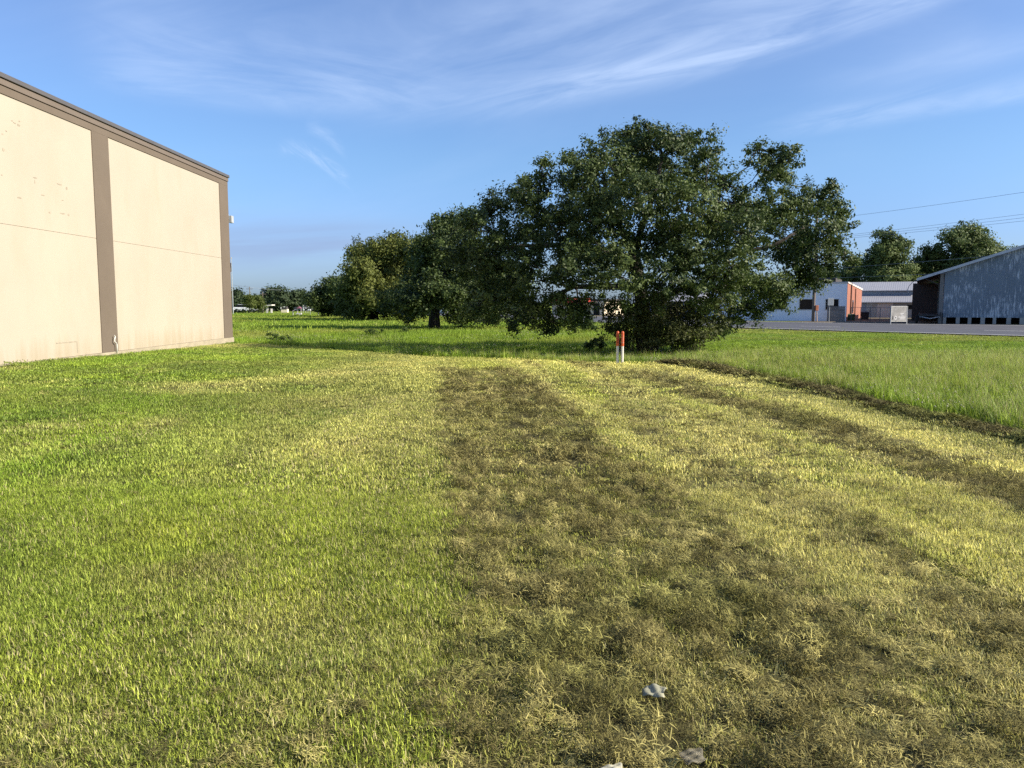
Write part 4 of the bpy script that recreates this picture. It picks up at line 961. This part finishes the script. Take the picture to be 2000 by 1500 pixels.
def yard_sign():
    p = at(934.5, 631, 71); o = empty("yard_sign", (p.x, p.y, 0), R(10), "small blank white sign stuck in the grass under the oaks", "sign")
    m = MB(); m.box(-.13, .13, -.01, .01, .12, .48); m.build("panel", white_pl, o)
    m = MB(); m.tube([(-.09, .02, -.05), (-.09, .02, .4)], .008, 5); m.tube([(.09, .02, -.05), (.09, .02, .4)], .008, 5); m.build("stake", grey_metal, o)
yard_sign()

# ------------------------------------------------------------------ litter
def litter(px, py, w, colr_, label, alpha, rz, seed):
    d = ray(px, py); t = -(EYE - .05) / d.z; p = Vector((0, 0, EYE)) + d * t; r_ = random.Random(seed)
    n = 10; v = []; 
    for j in range(n + 1):
        for i in range(n + 1):
            a, c = i / n - .5, j / n - .5
            ang = math.atan2(c, a); edge = 1 - .22 * (.5 + .5 * math.sin(ang * 3 + seed)) - .05 * (.5 + .5 * math.sin(ang * 5 + seed * 2))
            v.append((a * w * edge * 1.25, c * w * .9 * (1 - .35 * a) * edge, .004 * math.sin(a * 11 + c * 6) + .003 * math.sin(c * 15 - a * 5) + .004 * (1 - (2 * a) ** 2)))
    f = []
    for j in range(n):
        for i in range(n):
            q = j * (n + 1) + i; f += [(q, q + 1, q + n + 2), (q, q + n + 2, q + n + 1)]
    m = mat("plastic_film", colr_, .75, .1, 12, spec=.1); m.node_tree.nodes['Principled BSDF'].inputs['Transmission Weight'].default_value = alpha
    o = mesh_np("plastic_scrap", v, f, m, smooth_shade=False); z = ground_z(p.x, p.y)
    o.location = (p.x, p.y, z + .05); o.rotation_euler = (R(16), R(-6), rz); s = o.modifiers.new('solid', 'SOLIDIFY'); s.thickness = .002
    tag(o, label, "litter", "plastic scraps in the cut grass")
litter(1278, 1338, .085, (.36, .355, .25), "crumpled pale grey plastic scrap among cut grass, the largest scrap", .15, R(-28), 1)
litter(1354, 1474, .075, (.38, .35, .25), "dull see-through plastic scrap lying at the bottom edge of the lawn", .8, R(10), 2)
litter(1199, 1497, .065, (.36, .35, .27), "creamy white plastic scrap cut by the bottom of the photo", .05, R(20), 3)

# ------------------------------------------------------------------ grass
LIT = [(o_.location.x, o_.location.y) for o_ in bpy.data.objects if o_.name.startswith('plastic_scrap')]
def clear_litter(x, y, r=.13):
    k = np.ones(len(x), bool)
    for a, b in LIT: k &= np.hypot(x - a, (y - b + .05) * .8) > r
    return k
def blades(n, rad, h, w, lean, seg=2, up=True, gauss=True, z0=(-.01, 0.0), curl=1.0, lie=0):
    """n grass blades in a disc -> verts, tris, rnd. lie: 0 standing, 1 lying flat as cut strands"""
    a = rng.random(n) * 2 * np.pi; r = rad * (np.sqrt(rng.random(n)) if not gauss else np.minimum(np.abs(rng.normal(0, .5, n)), 1.15))
    bx, by = r * np.cos(a), r * np.sin(a)
    th = rng.random(n) * 2 * np.pi; dx, dy = np.cos(th), np.sin(th)
    hh = rng.uniform(h[0], h[1], n); ww = rng.uniform(w[0], w[1], n) * .5
    ln = rng.uniform(lean[0], lean[1], n); zb = rng.uniform(z0[0], z0[1], n)
    if lie: zb = zb * np.clip(1 - (r / rad) ** 2, 0, 1)
    sx, sy = -dy * ww, dx * ww
    el0 = np.pi / 2 - ln * .6; el1 = el0 - ln * curl
    if lie: el0 = rng.normal(.12, .35, n); el1 = el0 - rng.uniform(-.2, 1.2, n)
    l1, l2 = hh * .55, hh * .45
    mx, my, mz = bx + dx * np.cos(el0) * l1, by + dy * np.cos(el0) * l1, zb + np.sin(el0) * l1
    tx, ty, tz = mx + dx * np.cos(el1) * l2, my + dy * np.cos(el1) * l2, mz + np.sin(el1) * l2
    v = np.stack([np.stack([bx - sx, by - sy, zb], 1), np.stack([bx + sx, by + sy, zb], 1), np.stack([mx - sx * .85, my - sy * .85, mz], 1), np.stack([mx + sx * .85, my + sy * .85, mz], 1), np.stack([tx, ty, tz], 1)], 1).reshape(-1, 3)
    q = np.arange(n) * 5
    t = np.concatenate([np.stack([q, q + 1, q + 3], 1), np.stack([q, q + 3, q + 2], 1), np.stack([q + 2, q + 3, q + 4], 1)])
    return v, t, np.repeat(rng.random(n), 5)

def heads(n, rad, z, r):      # small clover heads: squashed octahedra on top of the tuft
    a = rng.random(n) * 2 * np.pi; q = rad * np.sqrt(rng.random(n)); c = np.stack([q * np.cos(a), q * np.sin(a), rng.uniform(z[0], z[1], n)], 1)
    o = np.array([(1, 0, 0), (0, 1, 0), (-1, 0, 0), (0, -1, 0), (0, 0, .9), (0, 0, -.9)], float)
    rr = rng.uniform(r[0], r[1], n)
    v = (c[:, None] + o[None] * rr[:, None, None]).reshape(-1, 3)
    f = np.array([(0, 1, 4), (1, 2, 4), (2, 3, 4), (3, 0, 4), (1, 0, 5), (2, 1, 5), (3, 2, 5), (0, 3, 5)])
    return v, (np.arange(n)[:, None, None] * 6 + f[None]).reshape(-1, 3), np.repeat(rng.random(n), 6)

blade_m = foliage_mat("grass_blade", (.40, .46, .40), (1.75, 1.66, 1.55), .34, .55, .25, tint_attr='tint')
straw_m = foliage_mat("cut_strand", (.32, .32, .31), (1.62, 1.60, 1.46), .10, .85, .1, tint_attr='tint')
dry_m = foliage_mat("dry_blade", (.26, .22, .10), (.60, .54, .27), .25, .7, .15)
clover_m = foliage_mat("clover_head", (.42, .41, .29), (.66, .64, .50), .3, .8, .1)

def proto(coll, name, *parts):
    V, T, A, MI = [], [], [], []; b = 0
    for (v, t, a), mi in parts:
        V.append(v); T.append(t + b); A.append(a); MI.append(np.full(len(t), mi)); b += len(v)
    o = mesh_np(name, np.concatenate(V), np.concatenate(T), [blade_m, straw_m, clover_m, dry_m], attrs={'rnd': np.concatenate(A)}, midx=np.concatenate(MI), link=False)
    coll.objects.link(o)

def scatter(name, coll, x, y, z, vid, scl, tint, label_kind='stuff', tilt=.08):
    n = len(x); me = bpy.data.meshes.new(name); me.vertices.add(n)
    me.vertices.foreach_set('co', np.stack([x, y, z], 1).astype(np.float32).ravel())
    rot = np.stack([rng.normal(0, tilt, n), rng.normal(0, tilt, n), rng.random(n) * 6.283], 1).astype(np.float32)
    a = me.attributes.new('rot', 'FLOAT_VECTOR', 'POINT'); a.data.foreach_set('vector', rot.ravel())
    a = me.attributes.new('scl', 'FLOAT_VECTOR', 'POINT'); a.data.foreach_set('vector', np.asarray(scl, np.float32).ravel())
    a = me.attributes.new('vid', 'INT', 'POINT'); a.data.foreach_set('value', np.asarray(vid, np.int32))
    a = me.attributes.new('tint', 'FLOAT_COLOR', 'POINT'); a.data.foreach_set('color', np.concatenate([tint, np.ones((n, 1))], 1).astype(np.float32).ravel())
    o = bpy.data.objects.new(name, me); COL.objects.link(o); o['kind'] = 'stuff'
    ng = bpy.data.node_groups.new(name, 'GeometryNodeTree'); N = ng.nodes; L = ng.links
    ng.interface.new_socket('Geometry', in_out='INPUT', socket_type='NodeSocketGeometry'); ng.interface.new_socket('Geometry', in_out='OUTPUT', socket_type='NodeSocketGeometry')
    gi, go = N.new('NodeGroupInput'), N.new('NodeGroupOutput')
    ip = N.new('GeometryNodeInstanceOnPoints'); ci = N.new('GeometryNodeCollectionInfo'); ci.inputs['Collection'].default_value = coll
    ci.inputs['Separate Children'].default_value = True; ci.inputs['Reset Children'].default_value = True
    def na(nm, ty):
        q = N.new('GeometryNodeInputNamedAttribute'); q.data_type = ty; q.inputs['Name'].default_value = nm; return q.outputs['Attribute']
    er = N.new('FunctionNodeEulerToRotation'); L.new(na('rot', 'FLOAT_VECTOR'), er.inputs[0])
    L.new(gi.outputs[0], ip.inputs['Points']); L.new(ci.outputs[0], ip.inputs['Instance']); ip.inputs['Pick Instance'].default_value = True
    L.new(na('vid', 'INT'), ip.inputs['Instance Index']); L.new(er.outputs[0], ip.inputs['Rotation']); L.new(na('scl', 'FLOAT_VECTOR'), ip.inputs['Scale'])
    L.new(ip.outputs[0], go.inputs[0])
    md = o.modifiers.new('scatter', 'NODES'); md.node_group = ng
    return o

def view_pts(y0, y1, dens, margin=5.5, xmin=-1e9, xmax=1e9, lat=.66):
    """random points of the ground seen by the camera (with a margin at the sides)"""
    w = lambda y: lat * y + margin
    st = 1 / math.sqrt(dens); gx_, gy_ = np.meshgrid(np.arange(-w(y1), w(y1), st), np.arange(y0, y1, st)); n = gx_.size
    x = gx_.ravel() + rng.uniform(0, st, n); y = gy_.ravel() + rng.uniform(0, st, n)
    k = (np.abs(x) < w(y)) & (x > xmin) & (x < xmax); return x[k], y[k]

# mown lawn -----------------------------------------------------------------------------
lawn = bpy.data.collections.new("lawn_tufts")
for i in range(5): proto(lawn, f"a_tuft_{i}", (blades(380, .24, (.016, .043), (.0023, .0042), (.08, 1.25), gauss=False), 0), (blades((14, 14, 50, 70, 70)[i], .24, (.018, .05), (.0024, .0042), (.1, 1.5), gauss=False), 3), (blades(22, .26, (.035, .065), (.002, .0032), (.2, 1.2)), 1))
for i in range(4): proto(lawn, f"b_tuft_{i}", (blades(200, .28, (.018, .048), (.0056, .0092), (.08, 1.2), gauss=False), 0), (blades((10, 10, 40, 50)[i], .28, (.02, .045), (.0046, .0070), (.1, 1.4), gauss=False), 3), (blades(12, .30, (.03, .055), (.0036, .0052), (.2, 1.2)), 1))
for i in range(3): proto(lawn, f"c_tuft_{i}", (blades(135, .38, (.02, .048), (.011, .018), (.1, .9), gauss=False), 0))
xs_, ys_, vs_ = [], [], []
for y0, y1, de, lo, hi in ((.6, 4.2, 62, 0, 5), (4.2, 7, 46, 0, 5), (7, 14, 26, 5, 9), (14, 22, 13, 9, 12), (22, 36, 8, 9, 12)):
    x, y = view_pts(y0, y1, de); xs_.append(x); ys_.append(y); vs_.append(rng.integers(lo, hi, len(x)))
x, y, v = np.concatenate(xs_), np.concatenate(ys_), np.concatenate(vs_)
dryish = (U(x, y) + (fbm(x * .8, y * .8, 211) - .5) * 2.5 > -1.6) | (fbm(x * 1.1, y * 1.1, 213) > .66) | (y < 3.6)
v = np.where(v < 5, np.where(dryish, 2 + v % 3, v % 2), np.where(v < 9, np.where(dryish, 7 + v % 2, 5 + v % 2), v))
k = (mow_sd(x, y) > .05) & (x > -11.85) & clear_litter(x, y, .06); x, y, v = x[k], y[k], v[k]
cd = clip_density(x, y); k = rng.random(len(x)) > cd * .78; x, y, v, cd = x[k], y[k], v[k], cd[k]
s = rng.uniform(.75, 1.2, len(x)); sz = s * (.75 + .6 * fbm(x * 1.3, y * 1.3, 201)) * (1 - .35 * cd)
tint = lawn_color(x, y) * rng.uniform(.82, 1.2, (len(x), 1)); tint = mixc(tint, BROWN * 1.3, np.clip(cd * .6, 0, 1))
scatter("mown_grass", lawn, x, y, H(x, y) - .005, v, np.stack([s, s, sz], 1), tint)

# cut clippings ---------------------------------------------------------------------------
cuts = bpy.data.collections.new("clipping_clumps")
for i in range(5): proto(cuts, f"a_clump_{i}", (blades(100, .095, (.018, .055), (.0022, .0042), (0, 1), lie=1, z0=(.0, .055)), 1))
for i in range(3): proto(cuts, f"b_clump_{i}", (blades(80, .13, (.026, .07), (.0046, .0080), (0, 1), lie=1, z0=(.0, .055)), 1))
for i in range(3): proto(cuts, f"c_clump_{i}", (blades(60, .20, (.035, .085), (.009, .015), (0, 1), lie=1, z0=(.0, .055)), 1))
xs_, ys_, vs_ = [], [], []
for y0, y1, de, lo, hi in ((1.6, 4.4, 230, 0, 5), (4.4, 8, 160, 0, 5), (8, 14, 66, 5, 8), (14, 22.5, 30, 8, 11)):
    x, y = view_pts(y0, y1, de); xs_.append(x); ys_.append(y); vs_.append(rng.integers(lo, hi, len(x)))
x, y, v = np.concatenate(xs_), np.concatenate(ys_), np.concatenate(vs_)
pile = lambda x, y: smooth(.36, .64, fbm(U(x, y) * 8.5, y * 5.5, 301, 2)) * (.55 + .45 * smooth(.3, .6, fbm(U(x, y) * 1.6, y * .7, 303, 2)))      # heaps a hand or two wide, drawn out along the mowing
cd = clip_density(x, y); pl = pile(x, y)
k = (mow_sd(x, y) > .05) & (x > -11.8) & clear_litter(x, y, .085) & (rng.random(len(x)) < cd * (.40 + .60 * pl) + .006); x, y, v, cd, pl = x[k], y[k], v[k], cd[k], pl[k]
s = rng.uniform(.7, 1.2, len(x)); sz = s * (.35 + 1.2 * pl * np.clip(cd * 1.3, 0, 1))
tint = mixc(np.tile(BROWN, (len(x), 1)), STRAW * .85, smooth(.5, .8, fbm(x * 1.1, y * 1.1, 305)) * .3)
tint = mixc(tint, C(.20, .21, .06), smooth(.5, .8, fbm(x * .8, y * .8, 309)) * .6) * rng.uniform(.6, 1.3, (len(x), 1))
tint = tint * (.62 + .55 * smooth(.3, .68, fbm(U(x, y) * 7.5, y * 5.0, 313, 2)))[:, None] * (1.2 - .3 * pl)[:, None]
scatter("grass_clippings", cuts, x, y, H(x, y) + .004 + .02 * pl * cd, v, np.stack([s, s, sz], 1), tint, tilt=.22)

stm = bpy.data.collections.new("loose_stems")
for i in range(4): proto(stm, f"stem_{i}", (blades(3, .10, (.07, .15), (.0014, .0024), (0, 1), lie=1, z0=(.03, .05)), 1))
x, y = view_pts(1.8, 10, 3.0); k = (mow_sd(x, y) > .1) & (x > -11.5); x, y = x[k], y[k]; n = len(x)
scatter("loose_grass_stems", stm, x, y, H(x, y) + .02, rng.integers(0, 4, n), np.ones((n, 3)), np.tile(STRAW * .7, (n, 1)) * rng.uniform(.6, 1.1, (n, 1)), tilt=.1)

# ridge of raked cuttings --------------------------------------------------------------------
t = rng.random(9000); y = -2 + (t ** .9) * 24; n = len(y)
x = np.interp(y, WR_Y, WR_X) + rng.normal(0, .13, n)
v = np.where(y < 8, rng.integers(0, 5, n), np.where(y < 14, rng.integers(5, 8, n), rng.integers(8, 11, n)))
s = rng.uniform(.6, 1.15, n); tint = np.tile(C(.115, .105, .045), (n, 1)) * rng.uniform(.5, 1.5, (n, 1)) * (.7 + .7 * fbm(x * 1.5, y * .8, 411, 2))[:, None]; tint = mixc(tint, C(.22, .24, .07), smooth(.5, .75, fbm(x * 2, y * 1.2, 413, 2)) * .7); k = rng.random(n) < -.15 + 1.45 * fbm(x * 1.1, y * .9, 407, 2); x, y, v, s, tint = x[k], y[k], v[k], s[k], tint[k]
scatter("raked_grass_ridge", cuts, x, y, H(x, y) + .005 + .03 * fbm(x * 3, y * 2, 401, 2), v, np.stack([s, s, s * .7], 1), tint, tilt=.3)

# unmown field --------------------------------------------------------------------------------
fld = bpy.data.collections.new("field_tufts")
for i in range(4): proto(fld, f"a_tall_{i}", (blades(120, .28, (.16, .36), (.005, .009), (.1, .8)), 0), (blades(24, .27, (.2, .42), (.0025, .0045), (.05, .45)), 3))
for i in range(3): proto(fld, f"b_clover_{i}", (blades(110, .28, (.12, .26), (.006, .011), (.2, .9)), 0), (heads(5, .28, (.13, .25), (.008, .012)), 2))
for i in range(3): proto(fld, f"c_far_{i}", (blades(130, .55, (.14, .33), (.008, .014), (.1, .9)), 0))
for i in range(2): proto(fld, f"d_farclover_{i}", (blades(110, .55, (.11, .24), (.008, .014), (.1, .9)), 0), (heads(5, .5, (.12, .24), (.012, .018)), 2))
for i in range(3): proto(fld, f"e_distant_{i}", (blades(120, 1.3, (.12, .30), (.02, .035), (.1, .8)), 0))
xs_, ys_, gs_ = [], [], []
for y0, y1, de, gi_ in ((5, 14, 17, 0), (14, 26, 12, 0), (26, 46, 4.6, 1), (46, 75, 1.5, 2), (75, 130, .75, 2)):
    x, y = view_pts(y0, y1, de, 8); xs_.append(x); ys_.append(y); gs_.append(np.full(len(x), gi_))
x, y, gl = np.concatenate(xs_), np.concatenate(ys_), np.concatenate(gs_)
k = (mow_sd(x, y) < -.12) & (x < near_x(y) - 1.2) & ~((x < -11.8) & (y < 34.4)) & ~((x > 5) & (x < np.interp(y, WR_Y, WR_X) + .35) & (y < 21)); x, y, gl = x[k], y[k], gl[k]
n = len(x)
clv = smooth(.44, .60, fbm(x * .28, y * .4, 501)) * np.where(x > 3, 1, .8)
clv = np.maximum(clv, np.exp(-((x - np.interp(y, WR_Y, WR_X) - 1.3) / .9) ** 2) * .95 * (y < 21))
clv = np.where((y > 21) & (y < 27.5) & (x > -4), np.maximum(clv, .75), clv)
isc = rng.random(n) < clv * .62
v = np.where(gl == 0, np.where(isc, rng.integers(4, 7, n), rng.integers(0, 4, n)), np.where(gl == 1, np.where(isc, rng.integers(10, 12, n), rng.integers(7, 10, n)), rng.integers(12, 15, n)))
s = rng.uniform(.8, 1.25, n)
hgt = .75 + .5 * fbm(x * .3, y * .3, 511); hgt = hgt * np.where(y > 45, .65, 1) * (1 - .72 * smooth(22, 30, y) * smooth(4, 8, x))
tint = field_color(x, y) * rng.uniform(.8, 1.2, (n, 1))
right = smooth(5, 9, x) * smooth(34, 24, y); tint = mixc(tint, C(.27, .35, .06), right * .7)
scatter("field_grass", fld, x, y, H(x, y) - .01, v, np.stack([s, s, s * hgt], 1), tint)

# separate weeds standing in the field
weed_leaf = foliage_mat("weed_leaf", (.03, .06, .015), (.09, .13, .03), .3, .6, .2)
def weed(px, py, d, w, h, label, name="weed_clump", lf=None):
    p = at(px, py, d); z = ground_z(p.x, p.y); o = empty(name, (p.x, p.y, z), 0, label, "weed", "weeds standing in the unmown field")
    lobes = [((random.gauss(0, w * .3), random.gauss(0, w * .3), random.uniform(.25, .8) * h), h * .22) for _ in range(9)]
    leaf_mesh("foliage", lobes, lf or weed_leaf, o, per_r2=260, nleaf=14, lsize=.13, sub=(.05, .12), floor=.0, aspect=.3)
    m = MB()
    for c, r in lobes: m.tube([(random.gauss(0, .05), random.gauss(0, .05), -.05), (c[0] * .7, c[1] * .7, c[2] * .6), c], [.012, .01, .005], 5, False)
    m.build("stems", weed_leaf, o)
weed(545, 657, 36, .9, .55, "dark bushy weed in the far grass near the cream building corner")
weed(728, 652, 40, .8, .5, "spiky dark weed in the lit grass below the yellowish oak")
weed(782, 648, 42, .7, .45, "small dark weed left of the short bare oak trunk")
weed(1156, 662, 30, .7, .75, "leafy weed with pale tips at the left foot of the thicket")
weed(1411, 657, 38, 1.0, .75, "round bushy weed right of the thicket near the road verge")
weed(1130, 640, 44, 2.2, 1.2, "tall reedy weeds between the thicket and the road", "reed_clump")
weed(1090, 640, 46, 2.0, 1.0, "tall pale weeds under the drooping left branches of the largest oak", "reed_clump")
